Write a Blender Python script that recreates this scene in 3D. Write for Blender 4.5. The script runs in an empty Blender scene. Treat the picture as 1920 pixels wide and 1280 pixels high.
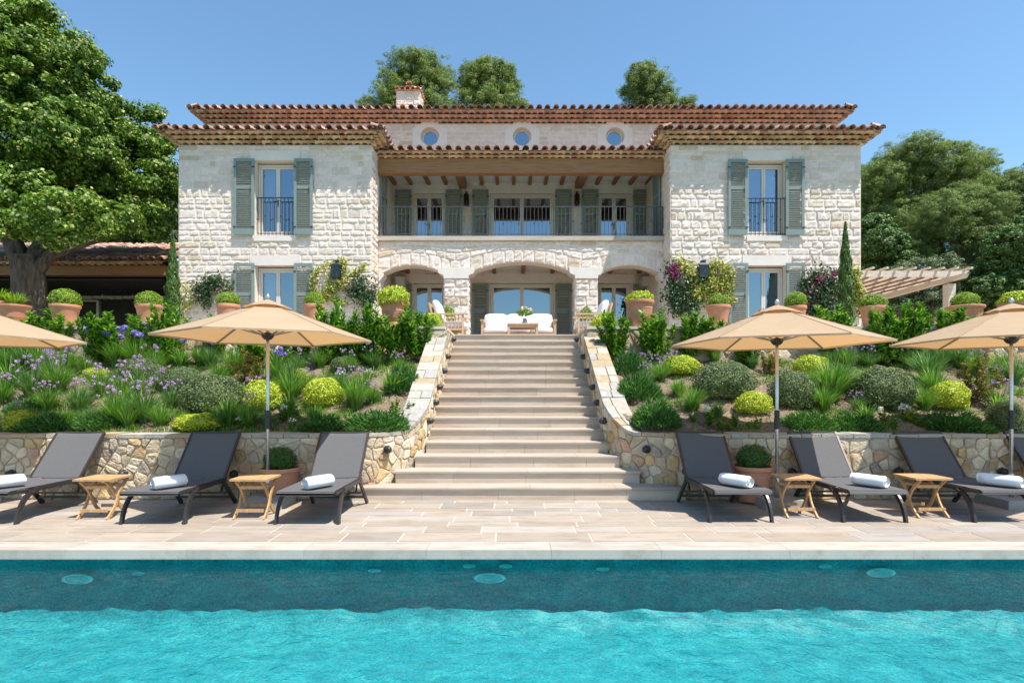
import bpy, math, random
import numpy as np
from mathutils import Vector, Matrix
PI = math.pi
F = 1067.0; CX = 960.0; HY = 732.0; EYE = 1.5
def wx(px, Y): return (px - CX) * Y / F
def wz(py, Y): return EYE + (HY - py) * Y / F
scene = bpy.context.scene
COL = scene.collection
# ------------------------------------------------------------------ materials
def new_mat(name):
    m = bpy.data.materials.new(name); m.use_nodes = True
    nt = m.node_tree; nt.nodes.clear()
    out = nt.nodes.new('ShaderNodeOutputMaterial')
    return m, nt, out
def nd(nt, t, **kw):
    n = nt.nodes.new(t)
    for k, v in kw.items():
        if k.startswith('i_'):
            key = k[2:].replace('_', ' ')
            n.inputs[key].default_value = v
        else: setattr(n, k, v)
    return n
def ramp(nt, fac, stops, interp='LINEAR'):
    r = nt.nodes.new('ShaderNodeValToRGB'); r.color_ramp.interpolation = interp
    e = r.color_ramp.elements
    while len(e) < len(stops): e.new(0.5)
    for i, (p, c) in enumerate(stops):
        e[i].position = p; e[i].color = (c[0], c[1], c[2], 1)
    nt.links.new(fac, r.inputs[0]); return r.outputs[0]
def mixc(nt, fac, a, b, mode='MIX'):
    n = nt.nodes.new('ShaderNodeMix'); n.data_type = 'RGBA'; n.blend_type = mode
    if isinstance(fac, (int, float)): n.inputs[0].default_value = fac
    else: nt.links.new(fac, n.inputs[0])
    for k, s in ((6, a), (7, b)):
        if isinstance(s, (tuple, list)): n.inputs[k].default_value = (s[0], s[1], s[2], 1)
        else: nt.links.new(s, n.inputs[k])
    return n.outputs[2]
def noise(nt, scale, detail=4, rough=0.6, coord='Object', stretch=None):
    tc = nd(nt, 'ShaderNodeTexCoord')
    src = tc.outputs[coord]
    if stretch:
        mp = nd(nt, 'ShaderNodeMapping'); mp.inputs['Scale'].default_value = stretch
        nt.links.new(src, mp.inputs[0]); src = mp.outputs[0]
    n = nd(nt, 'ShaderNodeTexNoise'); n.inputs['Scale'].default_value = scale
    n.inputs['Detail'].default_value = detail; n.inputs['Roughness'].default_value = rough
    nt.links.new(src, n.inputs['Vector']); return n.outputs['Fac']
def bump(nt, h, strength=0.3, dist=0.02):
    b = nd(nt, 'ShaderNodeBump'); b.inputs['Strength'].default_value = strength; b.inputs['Distance'].default_value = dist
    nt.links.new(h, b.inputs['Height']); return b.outputs[0]
def princ(nt, out, color, rough=0.7, metal=0.0, normal=None, spec=None):
    p = nd(nt, 'ShaderNodeBsdfPrincipled')
    if isinstance(color, (tuple, list)): p.inputs['Base Color'].default_value = (*color[:3], 1)
    else: nt.links.new(color, p.inputs['Base Color'])
    p.inputs['Roughness'].default_value = rough; p.inputs['Metallic'].default_value = metal
    if spec is not None: p.inputs['Specular IOR Level'].default_value = spec
    if normal is not None: nt.links.new(normal, p.inputs['Normal'])
    if out is not None: nt.links.new(p.outputs[0], out.inputs[0])
    return p
def simple(name, col, rough=0.6, metal=0.0, var=0.12, scale=6, bs=0.1, spec=None, stretch=None):
    m, nt, out = new_mat(name)
    f = noise(nt, scale, stretch=stretch)
    c = ramp(nt, f, [(0.3, [x * (1 - var) for x in col]), (0.7, [min(1, x * (1 + var)) for x in col])])
    princ(nt, out, c, rough, metal, bump(nt, f, bs, 0.01) if bs else None, spec)
    return m
def attr_mat(name, rough=0.85, var=0.16, scale=14, bs=0.4, bd=0.015, tint=(1, 1, 1)):
    """colour of each stone or tile comes from its own vertex colour, broken up by fine noise"""
    m, nt, out = new_mat(name)
    a = nd(nt, 'ShaderNodeAttribute'); a.attribute_name = 'Col'
    f = noise(nt, scale, 6, 0.65)
    g = ramp(nt, f, [(0.25, [1 - var] * 3), (0.75, [1 + var] * 3)])
    c = mixc(nt, 1.0, a.outputs[0], g, 'MULTIPLY')
    f2 = noise(nt, scale * 4, 3, 0.6)
    h = nd(nt, 'ShaderNodeMath', operation='ADD'); nt.links.new(f, h.inputs[0]); nt.links.new(f2, h.inputs[1])
    princ(nt, out, c, rough, 0, bump(nt, h.outputs[0], bs, bd), 0.2)
    return m
def leaf_mat(name, stops, rough=0.5, trans=0.3, spec=0.35, tboost=1.3):
    m, nt, out = new_mat(name)
    g = nd(nt, 'ShaderNodeNewGeometry')
    c = ramp(nt, g.outputs['Random Per Island'], stops)
    p = princ(nt, None, c, rough, 0, None, spec)
    t = nd(nt, 'ShaderNodeBsdfTranslucent')
    c2 = mixc(nt, 1.0, c, (tboost * 1.1, tboost * 1.25, tboost * 0.6), 'MULTIPLY'); nt.links.new(c2, t.inputs[0])
    mx = nd(nt, 'ShaderNodeMixShader'); mx.inputs[0].default_value = trans
    nt.links.new(p.outputs[0], mx.inputs[1]); nt.links.new(t.outputs[0], mx.inputs[2])
    nt.links.new(mx.outputs[0], out.inputs[0]); return m

M = {}
M['ashlar'] = attr_mat('ashlar_stone', 0.95, 0.11, 9, 0.6, 0.035)
M['rubble'] = attr_mat('rubble_stone', 0.9, 0.22, 11, 0.6, 0.02)
M['mortar'] = simple('mortar', (0.62, 0.52, 0.41), 0.95, 0, 0.12, 9, 0.4)
M['mortar_pale'] = simple('mortar_pale', (0.76, 0.65, 0.545), 0.95, 0, 0.1, 9, 0.4)
M['mortar_dark'] = simple('mortar_dark', (0.46, 0.38, 0.29), 0.95, 0, 0.2, 20, 0.5)
M['dressed'] = simple('dressed_stone', (0.74, 0.67, 0.61), 0.8, 0, 0.05, 4, 0.15)
M['tile'] = attr_mat('terracotta_tile', 0.8, 0.25, 16, 0.3, 0.01)
M['wood_beam'] = simple('oak_beam', (0.29, 0.145, 0.06), 0.7, 0, 0.3, 3, 0.3, stretch=(0.5, 6, 9))
M['teak'] = simple('teak', (0.50, 0.29, 0.13), 0.6, 0, 0.22, 5, 0.15, stretch=(9, 2, 2))
M['teak_pale'] = simple('teak_pale', (0.58, 0.37, 0.23), 0.6, 0, 0.15, 5, 0.1)
M['pergola_wood'] = simple('weathered_wood', (0.60, 0.51, 0.42), 0.85, 0, 0.25, 4, 0.3, stretch=(1, 6, 6))
M['shutter'] = simple('sage_paint', (0.21, 0.265, 0.248), 0.5, 0, 0.05, 2, 0.02, 0.35)
M['frame'] = simple('cream_paint', (0.68, 0.63, 0.56), 0.5, 0, 0.03, 2, 0.0)
M['plaster'] = simple('white_plaster', (0.80, 0.77, 0.72), 0.9, 0, 0.03, 3, 0.05)
M['iron'] = simple('wrought_iron', (0.035, 0.037, 0.045), 0.45, 0.3, 0.2, 8, 0.0)
M['iron_grey'] = simple('iron_grey', (0.10, 0.10, 0.105), 0.45, 0.5, 0.2, 8, 0.0)
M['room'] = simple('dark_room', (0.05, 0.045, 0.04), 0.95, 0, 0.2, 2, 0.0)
M['curtain'] = simple('curtain_linen', (0.55, 0.56, 0.58), 0.95, 0, 0.1, 6, 0.0)
M['charcoal_metal'] = simple('charcoal_metal', (0.055, 0.048, 0.048), 0.38, 0.4, 0.12, 8, 0.0)
M['silver'] = simple('brushed_aluminium', (0.62, 0.64, 0.66), 0.32, 0.85, 0.06, 10, 0.0)
M['black_plastic'] = simple('black_plastic', (0.025, 0.025, 0.027), 0.45, 0, 0.1, 10, 0.0)
M['granite'] = simple('grey_base', (0.28, 0.28, 0.27), 0.75, 0, 0.12, 30, 0.1)
M['terracotta'] = simple('terracotta_pot', (0.52, 0.23, 0.13), 0.8, 0, 0.16, 5, 0.15)
M['towel'] = simple('white_towel', (0.80, 0.80, 0.82), 1.0, 0, 0.03, 120, 0.5)
M['cushion'] = simple('white_cushion', (0.80, 0.78, 0.77), 0.95, 0, 0.02, 8, 0.1)
M['bark'] = simple('grey_bark', (0.10, 0.078, 0.058), 0.95, 0, 0.6, 4, 1.0, stretch=(3, 3, 0.6))
M['rib_metal'] = simple('rib_metal', (0.30, 0.28, 0.26), 0.4, 0.6, 0.06, 10, 0.0)
M['pine_bark'] = simple('pine_bark', (0.12, 0.09, 0.075), 0.95, 0, 0.3, 3, 0.8)
M['twig'] = simple('green_stem', (0.10, 0.12, 0.05), 0.8, 0, 0.2, 8, 0.0)
M['vase'] = simple('vase_glaze', (0.25, 0.33, 0.35), 0.2, 0, 0.1, 4, 0.0)
M['pool_light'] = simple('pale_blue_ring', (0.80, 0.92, 0.92), 0.4, 0, 0.15, 12, 0.0)
M['pool_lens'] = simple('turquoise_lens', (0.20, 0.55, 0.58), 0.3, 0, 0.25, 14, 0.0)
M['speaker'] = simple('speaker_white', (0.5, 0.48, 0.45), 0.6, 0, 0.03, 4, 0.0)
# sling fabric
m, nt, out = new_mat('sling_fabric'); M['sling'] = m
f = noise(nt, 260, 1, 0.5); c = ramp(nt, f, [(0.35, (0.10, 0.10, 0.105)), (0.65, (0.16, 0.16, 0.165))])
p = princ(nt, None, c, 0.8, 0, None, 0.2)
t = nd(nt, 'ShaderNodeBsdfTranslucent'); t.inputs[0].default_value = (0.1, 0.1, 0.11, 1)
mx = nd(nt, 'ShaderNodeMixShader'); mx.inputs[0].default_value = 0.15
nt.links.new(p.outputs[0], mx.inputs[1]); nt.links.new(t.outputs[0], mx.inputs[2]); nt.links.new(mx.outputs[0], out.inputs[0])
# parasol canvas
m, nt, out = new_mat('parasol_canvas'); M['canvas'] = m
f = noise(nt, 3.0, 3, 0.5); c = ramp(nt, f, [(0.3, (0.52, 0.395, 0.27)), (0.7, (0.56, 0.43, 0.30))])
f2 = noise(nt, 5, 4, 0.6, stretch=(1, 1, 3))
p = princ(nt, None, c, 0.9, 0, bump(nt, f2, 0.5, 0.03), 0.1)
t = nd(nt, 'ShaderNodeBsdfTranslucent'); t.inputs[0].default_value = (0.68, 0.38, 0.155, 1)
mx = nd(nt, 'ShaderNodeMixShader'); mx.inputs[0].default_value = 0.40
nt.links.new(p.outputs[0], mx.inputs[1]); nt.links.new(t.outputs[0], mx.inputs[2]); nt.links.new(mx.outputs[0], out.inputs[0])
# window glass
m, nt, out = new_mat('window_glass'); M['glass'] = m
g = nd(nt, 'ShaderNodeBsdfGlossy'); g.inputs['Roughness'].default_value = 0.02; g.inputs[0].default_value = (0.75, 0.88, 1.0, 1)
t = nd(nt, 'ShaderNodeBsdfTransparent'); t.inputs[0].default_value = (0.55, 0.62, 0.66, 1)
f = noise(nt, 1.2, 2, 0.5); nt.links.new(bump(nt, f, 0.03, 0.05), g.inputs['Normal'])
mx = nd(nt, 'ShaderNodeMixShader'); mx.inputs[0].default_value = 0.34
nt.links.new(t.outputs[0], mx.inputs[1]); nt.links.new(g.outputs[0], mx.inputs[2]); nt.links.new(mx.outputs[0], out.inputs[0])
m, nt, out = new_mat('lantern_glass'); M['lantern_glass'] = m
g = nd(nt, 'ShaderNodeBsdfGlossy'); g.inputs['Roughness'].default_value = 0.03
t = nd(nt, 'ShaderNodeBsdfTransparent'); t.inputs[0].default_value = (0.35, 0.38, 0.42, 1)
mx = nd(nt, 'ShaderNodeMixShader'); mx.inputs[0].default_value = 0.08
nt.links.new(t.outputs[0], mx.inputs[1]); nt.links.new(g.outputs[0], mx.inputs[2]); nt.links.new(mx.outputs[0], out.inputs[0])
# travertine (paving slabs, steps): vertex colour + sedimentary veins
def travertine(name, stretch, bs=0.12):
    m, nt, out = new_mat(name)
    a = nd(nt, 'ShaderNodeAttribute'); a.attribute_name = 'Col'
    v = noise(nt, 2.2, 8, 0.72, stretch=stretch)
    g = ramp(nt, v, [(0.28, (0.74, 0.68, 0.61)), (0.5, (1.0, 0.985, 0.97)), (0.72, (1.14, 1.13, 1.12))])
    c = mixc(nt, 1.0, a.outputs[0], g, 'MULTIPLY')
    v2 = noise(nt, 45, 3, 0.6, stretch=stretch)
    g2 = ramp(nt, v2, [(0.30, (0.78, 0.74, 0.70)), (0.42, (1, 1, 1))])
    c = mixc(nt, 0.6, c, g2, 'MULTIPLY')
    princ(nt, out, c, 0.65, 0, bump(nt, v2, bs, 0.004), 0.3)
    return m
M['paving'] = travertine('travertine_paving', (1, 3.5, 1))
M['step'] = travertine('travertine_step', (0.5, 4, 4))
M['joint'] = simple('pale_joint', (0.47, 0.42, 0.36), 0.9, 0, 0.06, 20, 0.1)
# pool
m, nt, out = new_mat('pool_mosaic_ripple_light'); M['mosaic_ripple_light'] = m
f = noise(nt, 5.0, 7, 0.72, stretch=(.8, 1.6, 1.6)); f2 = noise(nt, 48, 3, 0.7)  # mottle painted into the lining colour imitates light rippling through the water
c = ramp(nt, f, [(0.25, (0.010, 0.175, 0.215)), (0.5, (0.020, 0.27, 0.31)), (0.75, (0.06, 0.385, 0.40))])
c2 = ramp(nt, f2, [(0.38, (0.55, 0.66, 0.70)), (0.64, (1.7, 1.4, 1.35))])  # fine bright flecks painted in for the sparkle of the water
c = mixc(nt, 0.8, c, c2, 'MULTIPLY'); princ(nt, out, c, 0.5, 0, None, 0.2)
m, nt, out = new_mat('pool_water'); M['water'] = m
tc = nd(nt, 'ShaderNodeTexCoord')
mp = nd(nt, 'ShaderNodeMapping'); mp.inputs['Scale'].default_value = (1, 1.0, 1); nt.links.new(tc.outputs['Object'], mp.inputs[0])
n1 = nd(nt, 'ShaderNodeTexNoise'); n1.inputs['Scale'].default_value = 9.0; n1.inputs['Detail'].default_value = 5; n1.inputs['Distortion'].default_value = 1.5
n2 = nd(nt, 'ShaderNodeTexNoise'); n2.inputs['Scale'].default_value = 1.3; n2.inputs['Detail'].default_value = 3; n2.inputs['Distortion'].default_value = 0.8
nt.links.new(mp.outputs[0], n1.inputs['Vector']); nt.links.new(mp.outputs[0], n2.inputs['Vector'])
b1 = nd(nt, 'ShaderNodeBump'); b1.inputs['Strength'].default_value = 0.7; b1.inputs['Distance'].default_value = 0.03
b2 = nd(nt, 'ShaderNodeBump'); b2.inputs['Strength'].default_value = 0.4; b2.inputs['Distance'].default_value = 0.08
nt.links.new(n1.outputs['Fac'], b1.inputs['Height']); nt.links.new(n2.outputs['Fac'], b2.inputs['Height'])
nt.links.new(b1.outputs[0], b2.inputs['Normal'])
fr = nd(nt, 'ShaderNodeFresnel'); fr.inputs['IOR'].default_value = 1.33; nt.links.new(b2.outputs[0], fr.inputs['Normal'])
g = nd(nt, 'ShaderNodeBsdfGlossy'); g.inputs['Roughness'].default_value = 0.02; nt.links.new(b2.outputs[0], g.inputs['Normal'])
t = nd(nt, 'ShaderNodeBsdfTransparent'); t.inputs[0].default_value = (0.80, 0.95, 0.96, 1)
mx = nd(nt, 'ShaderNodeMixShader'); nt.links.new(fr.outputs[0], mx.inputs[0])
nt.links.new(t.outputs[0], mx.inputs[1]); nt.links.new(g.outputs[0], mx.inputs[2]); nt.links.new(mx.outputs[0], out.inputs[0])
# soil / ground
m, nt, out = new_mat('mulch_soil'); M['soil'] = m
f = noise(nt, 30, 6, 0.75); f2 = noise(nt, 2.0, 3, 0.5)
c = ramp(nt, f, [(0.3, (0.08, 0.058, 0.04)), (0.5, (0.24, 0.185, 0.135)), (0.7, (0.40, 0.33, 0.25))])
c = mixc(nt, 0.5, c, ramp(nt, f2, [(0.3, (0.7, 0.66, 0.62)), (0.7, (1.2, 1.15, 1.1))]), 'MULTIPLY')
princ(nt, out, c, 0.95, 0, bump(nt, f, 1.0, 0.03), 0.1)
m, nt, out = new_mat('dry_ground'); M['ground'] = m
f = noise(nt, 0.8, 6, 0.7)
c = ramp(nt, f, [(0.3, (0.06, 0.08, 0.03)), (0.6, (0.13, 0.13, 0.06)), (0.8, (0.24, 0.20, 0.13))])
princ(nt, out, c, 0.95, 0, None, 0.1)
# foliage
M['leaf_linden'] = leaf_mat('leaf_linden', [(0, (0.035, 0.085, 0.010)), (0.5, (0.09, 0.175, 0.016)), (0.83, (0.20, 0.31, 0.03)), (0.94, (0.46, 0.49, 0.17))], 0.5, 0.28)
M['leaf_pine'] = leaf_mat('leaf_pine', [(0, (0.08, 0.13, 0.034)), (0.6, (0.20, 0.265, 0.065)), (1, (0.34, 0.41, 0.12))], 0.6, 0.2)
M['leaf_pine_pale'] = leaf_mat('leaf_pine_pale', [(0, (0.08, 0.13, 0.035)), (0.6, (0.17, 0.23, 0.06)), (1, (0.28, 0.34, 0.10))], 0.6, 0.2)
M['leaf_oak'] = leaf_mat('leaf_oak', [(0, (0.04, 0.09, 0.02)), (0.6, (0.085, 0.165, 0.038)), (1, (0.16, 0.25, 0.06))], 0.5, 0.2)
M['leaf_olive'] = leaf_mat('leaf_olive', [(0, (0.07, 0.10, 0.05)), (0.6, (0.13, 0.18, 0.09)), (1, (0.24, 0.28, 0.16))], 0.55, 0.2)
M['leaf_laurel'] = leaf_mat('leaf_laurel', [(0, (0.035, 0.11, 0.015)), (0.5, (0.09, 0.23, 0.025)), (0.8, (0.20, 0.36, 0.035)), (1, (0.38, 0.50, 0.06))], 0.4, 0.28, 0.45)
M['leaf_box'] = leaf_mat('leaf_box', [(0, (0.08, 0.15, 0.012)), (0.6, (0.20, 0.31, 0.022)), (1, (0.38, 0.48, 0.05))], 0.45, 0.25)
M['leaf_box_dark'] = leaf_mat('leaf_box_dark', [(0, (0.02, 0.06, 0.010)), (0.6, (0.05, 0.12, 0.018)), (1, (0.10, 0.20, 0.03))], 0.5, 0.2)
M['leaf_lime'] = leaf_mat('leaf_lime', [(0, (0.20, 0.28, 0.02)), (0.5, (0.42, 0.50, 0.03)), (1, (0.68, 0.70, 0.09))], 0.45, 0.25, tboost=1.0)
M['leaf_grey'] = leaf_mat('leaf_grey', [(0, (0.045, 0.075, 0.025)), (0.6, (0.11, 0.16, 0.055)), (1, (0.25, 0.30, 0.13))], 0.6, 0.15)
M['leaf_grass'] = leaf_mat('leaf_grass', [(0, (0.06, 0.15, 0.02)), (0.6, (0.13, 0.28, 0.04)), (1, (0.32, 0.46, 0.11))], 0.45, 0.25)
M['leaf_bluegrass'] = leaf_mat('leaf_bluegrass', [(0, (0.05, 0.12, 0.035)), (0.6, (0.11, 0.23, 0.06)), (1, (0.24, 0.38, 0.13))], 0.5, 0.2)
M['leaf_juniper'] = leaf_mat('leaf_juniper', [(0, (0.03, 0.085, 0.02)), (0.6, (0.07, 0.18, 0.035)), (1, (0.15, 0.31, 0.06))], 0.55, 0.15)
M['leaf_cypress'] = leaf_mat('leaf_cypress', [(0, (0.035, 0.075, 0.015)), (0.6, (0.075, 0.15, 0.025)), (1, (0.14, 0.23, 0.04))], 0.6, 0.15)
M['leaf_vine'] = leaf_mat('leaf_vine', [(0, (0.16, 0.22, 0.03)), (0.5, (0.34, 0.36, 0.06)), (1, (0.58, 0.52, 0.12))], 0.5, 0.3, tboost=1.0)
M['leaf_jasmine'] = leaf_mat('leaf_jasmine', [(0, (0.02, 0.05, 0.018)), (0.7, (0.05, 0.10, 0.035)), (1, (0.16, 0.22, 0.10))], 0.4, 0.2)
M['leaf_photinia'] = leaf_mat('leaf_photinia', [(0, (0.06, 0.10, 0.02)), (0.5, (0.16, 0.20, 0.035)), (0.75, (0.30, 0.14, 0.06)), (1, (0.34, 0.09, 0.05))], 0.45, 0.25)
M['petal_lilac'] = leaf_mat('petal_lilac', [(0, (0.42, 0.24, 0.55)), (1, (0.68, 0.48, 0.78))], 0.7, 0.3, 0.1, 0.9)
M['petal_blue'] = leaf_mat('petal_blue', [(0, (0.16, 0.13, 0.52)), (1, (0.38, 0.34, 0.78))], 0.7, 0.3, 0.1, 0.9)
M['petal_white'] = leaf_mat('petal_white', [(0, (0.7, 0.7, 0.66)), (1, (0.85, 0.84, 0.8))], 0.7, 0.2, 0.1, 0.8)
M['petal_pink'] = leaf_mat('petal_pink', [(0, (0.7, 0.30, 0.34)), (0.5, (0.8, 0.6, 0.6)), (1, (0.85, 0.82, 0.78))], 0.7, 0.2, 0.1, 0.8)
M['petal_magenta'] = leaf_mat('petal_magenta', [(0, (0.22, 0.015, 0.13)), (1, (0.44, 0.06, 0.28))], 0.6, 0.3, 0.1, 0.9)

# ------------------------------------------------------------------ mesh helpers
def link(name, me, mats=None, parent=None, smooth=False, loc=None):
    o = bpy.data.objects.new(name, me); COL.objects.link(o)
    if mats is not None:
        for mm in (mats if isinstance(mats, (list, tuple)) else [mats]): me.materials.append(mm)
    if parent is not None: o.parent = parent
    if smooth: me.polygons.foreach_set('use_smooth', [True] * len(me.polygons))
    if loc is not None: o.location = loc
    return o
class MB:
    def __init__(s): s.V = []; s.Fc = []; s.C = []; s.c = (0.7, 0.7, 0.7); s.mi = []; s.m = 0
    def v(s, p): s.V.append((p[0], p[1], p[2])); s.C.append(s.c); return len(s.V) - 1
    def f(s, *ids): s.Fc.append(ids); s.mi.append(s.m)
    def poly(s, pts): s.f(*[s.v(p) for p in pts])
    def box(s, x0, y0, z0, x1, y1, z1):
        s.hexa([(x0, y0, z0), (x1, y0, z0), (x1, y1, z0), (x0, y1, z0), (x0, y0, z1), (x1, y0, z1), (x1, y1, z1), (x0, y1, z1)])
    def hexa(s, p):
        i = [s.v(q) for q in p]
        for a in ((3, 2, 1, 0), (4, 5, 6, 7), (0, 1, 5, 4), (1, 2, 6, 5), (2, 3, 7, 6), (3, 0, 4, 7)): s.f(*[i[k] for k in a])
    def cbox(s, c, size, rot=None):
        hx, hy, hz = size[0] / 2, size[1] / 2, size[2] / 2
        P = [Vector(q) for q in ((-hx, -hy, -hz), (hx, -hy, -hz), (hx, hy, -hz), (-hx, hy, -hz), (-hx, -hy, hz), (hx, -hy, hz), (hx, hy, hz), (-hx, hy, hz))]
        if rot is not None: P = [rot @ q for q in P]
        s.hexa([(q.x + c[0], q.y + c[1], q.z + c[2]) for q in P])
    def bar(s, a, b, w, h, up=(0, 0, 1)):
        a = Vector(a); b = Vector(b); d = (b - a).normalized(); u = Vector(up)
        sd = d.cross(u)
        if sd.length < 1e-4: sd = d.cross(Vector((1, 0, 0)))
        sd.normalize(); u = sd.cross(d).normalized()
        sd = sd * w / 2; u = u * h / 2
        s.hexa([a - sd - u, a + sd - u, b + sd - u, b - sd - u, a - sd + u, a + sd + u, b + sd + u, b - sd + u])
    def tube(s, pts, r, n=8, cap=True, flat=1.0):
        pts = [Vector(p) for p in pts]
        rs = r if isinstance(r, (list, tuple)) else [r] * len(pts)
        rings = []; prev = None
        for i, p in enumerate(pts):
            d = (pts[min(i + 1, len(pts) - 1)] - pts[max(i - 1, 0)]).normalized()
            u = prev if prev is not None else (Vector((1, 0, 0)) if abs(d.x) < 0.9 else Vector((0, 1, 0)))
            u = (u - d * u.dot(d)).normalized(); prev = u; w = d.cross(u)
            rings.append([s.v(p + u * math.cos(2 * PI * k / n) * rs[i] + w * math.sin(2 * PI * k / n) * rs[i] * flat) for k in range(n)])
        for a, b in zip(rings, rings[1:]):
            for k in range(n): s.f(a[k], a[(k + 1) % n], b[(k + 1) % n], b[k])
        if cap: s.f(*rings[0][::-1]); s.f(*rings[-1])
    def lathe(s, prof, n=24, c=(0, 0, 0), closed=False):
        rings = []
        for r, z in prof: rings.append([s.v((c[0] + r * math.cos(2 * PI * k / n), c[1] + r * math.sin(2 * PI * k / n), c[2] + z)) for k in range(n)])
        for a, b in zip(rings, rings[1:]):
            for k in range(n): s.f(a[k], a[(k + 1) % n], b[(k + 1) % n], b[k])
        if closed: s.f(*rings[0][::-1]); s.f(*rings[-1])
    def build(s, name, mats=None, parent=None, smooth=False, loc=None):
        me = bpy.data.meshes.new(name); me.from_pydata(s.V, [], s.Fc)
        at = me.color_attributes.new('Col', 'FLOAT_COLOR', 'POINT')
        at.data.foreach_set('color', np.array([(c[0], c[1], c[2], 1.0) for c in s.C], dtype=np.float32).ravel())
        if any(s.mi): me.polygons.foreach_set('material_index', s.mi)
        me.update()
        return link(name, me, mats, parent, smooth, loc)
def np_mesh(name, V, n):
    """V (k*n,3) -> k polygons of n vertices each"""
    me = bpy.data.meshes.new(name); V = np.ascontiguousarray(V, dtype=np.float32).reshape(-1, 3)
    nv = len(V); nf = nv // n
    me.vertices.add(nv); me.vertices.foreach_set('co', V.ravel())
    me.loops.add(nv); me.loops.foreach_set('vertex_index', np.arange(nv, dtype=np.int32))
    me.polygons.add(nf); me.polygons.foreach_set('loop_start', np.arange(nf, dtype=np.int32) * n)
    me.update(calc_edges=True); return me
def tag(o, label=None, cat=None, group=None, kind=None):
    if label: o['label'] = label
    if cat: o['category'] = cat
    if group: o['group'] = group
    if kind: o['kind'] = kind
    return o
def empty(name, loc=(0, 0, 0), rz=0.0):
    o = bpy.data.objects.new(name, None); COL.objects.link(o); o.location = loc; o.rotation_euler = (0, 0, rz)
    o.empty_display_size = 0.2; return o
KIDS = {}
def copy_tree(o, parent=None):
    c = o.copy(); COL.objects.link(c); c.parent = parent
    for ch in list(o.children): copy_tree(ch, c)
    return c
RNG = random.Random(7)

# stones ------------------------------------------------------------
def ashlar_col(r, warm=0.0):
    k = r.random(); b = r.uniform(0.93, 1.07)
    if k < 0.60: c = (0.795, 0.685, 0.615)
    elif k < 0.85 - warm: c = (0.75, 0.635, 0.55)
    elif k < 0.95: c = (0.70, 0.595, 0.49)
    else: c = (0.66, 0.54, 0.41)
    return tuple(min(0.88, x * b) for x in c)
def rubble_col(r):
    k = r.random(); b = r.uniform(0.78, 1.15)
    c = (0.56, 0.44, 0.30) if k < 0.40 else (0.63, 0.52, 0.38) if k < 0.68 else (0.53, 0.37, 0.19) if k < 0.84 else (0.47, 0.385, 0.30) if k < 0.95 else (0.50, 0.31, 0.20)
    return tuple(x * b for x in c)
def stone(mb, p00, p10, p11, p01, n, d, r, g=0.010, rough=0.42):
    p00, p10, p11, p01, n = map(Vector, (p00, p10, p11, p01, n))
    L = ((p10 - p00).length + (p11 - p01).length) / 2; H = ((p01 - p00).length + (p11 - p10).length) / 2
    if L < 0.03 or H < 0.03: return
    gu = g / L; gv = g / H; e = min(0.030 / L, 0.2); ev = min(0.030 / H, 0.25)
    nx = max(2, min(7, int(L / 0.09))); ny = max(1, min(4, int(H / 0.09)))
    us = [gu, gu + e] + [gu + e + (1 - 2 * gu - 2 * e) * k / nx for k in range(1, nx)] + [1 - gu - e, 1 - gu]
    vs = [gv, gv + ev] + [gv + ev + (1 - 2 * gv - 2 * ev) * k / ny for k in range(1, ny)] + [1 - gv - ev, 1 - gv]
    nu, nv = len(us), len(vs); ids = []
    tilt = r.uniform(-0.3, 0.3); tv = r.uniform(-0.35, 0.35)
    for j, v in enumerate(vs):
        for i, u in enumerate(us):
            bd = i in (0, nu - 1) or j in (0, nv - 1)
            uu = u + (0 if bd is False else 0); q = (p00 * (1 - uu) + p10 * uu) * (1 - v) + (p01 * (1 - uu) + p11 * uu) * v
            if bd: dep = -0.004
            else:
                dep = d * (0.75 + tilt * (u - 0.5) + tv * (v - 0.5)) + d * rough * r.uniform(-1, 1)
                q = q + (p10 - p00) * (r.uniform(-1, 1) * 0.008 / L)
            ids.append(mb.v(q + n * dep))
    for j in range(nv - 1):
        for i in range(nu - 1):
            a = j * nu + i; mb.f(ids[a], ids[a + 1], ids[a + 1 + nu], ids[a + nu])
def merge_intervals(a, b, blocks):
    segs = [(a, b)]
    for c, d in blocks:
        ns = []
        for s0, s1 in segs:
            if d <= s0 or c >= s1: ns.append((s0, s1)); continue
            if c > s0: ns.append((s0, c))
            if d < s1: ns.append((d, s1))
        segs = ns
    return segs
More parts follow.
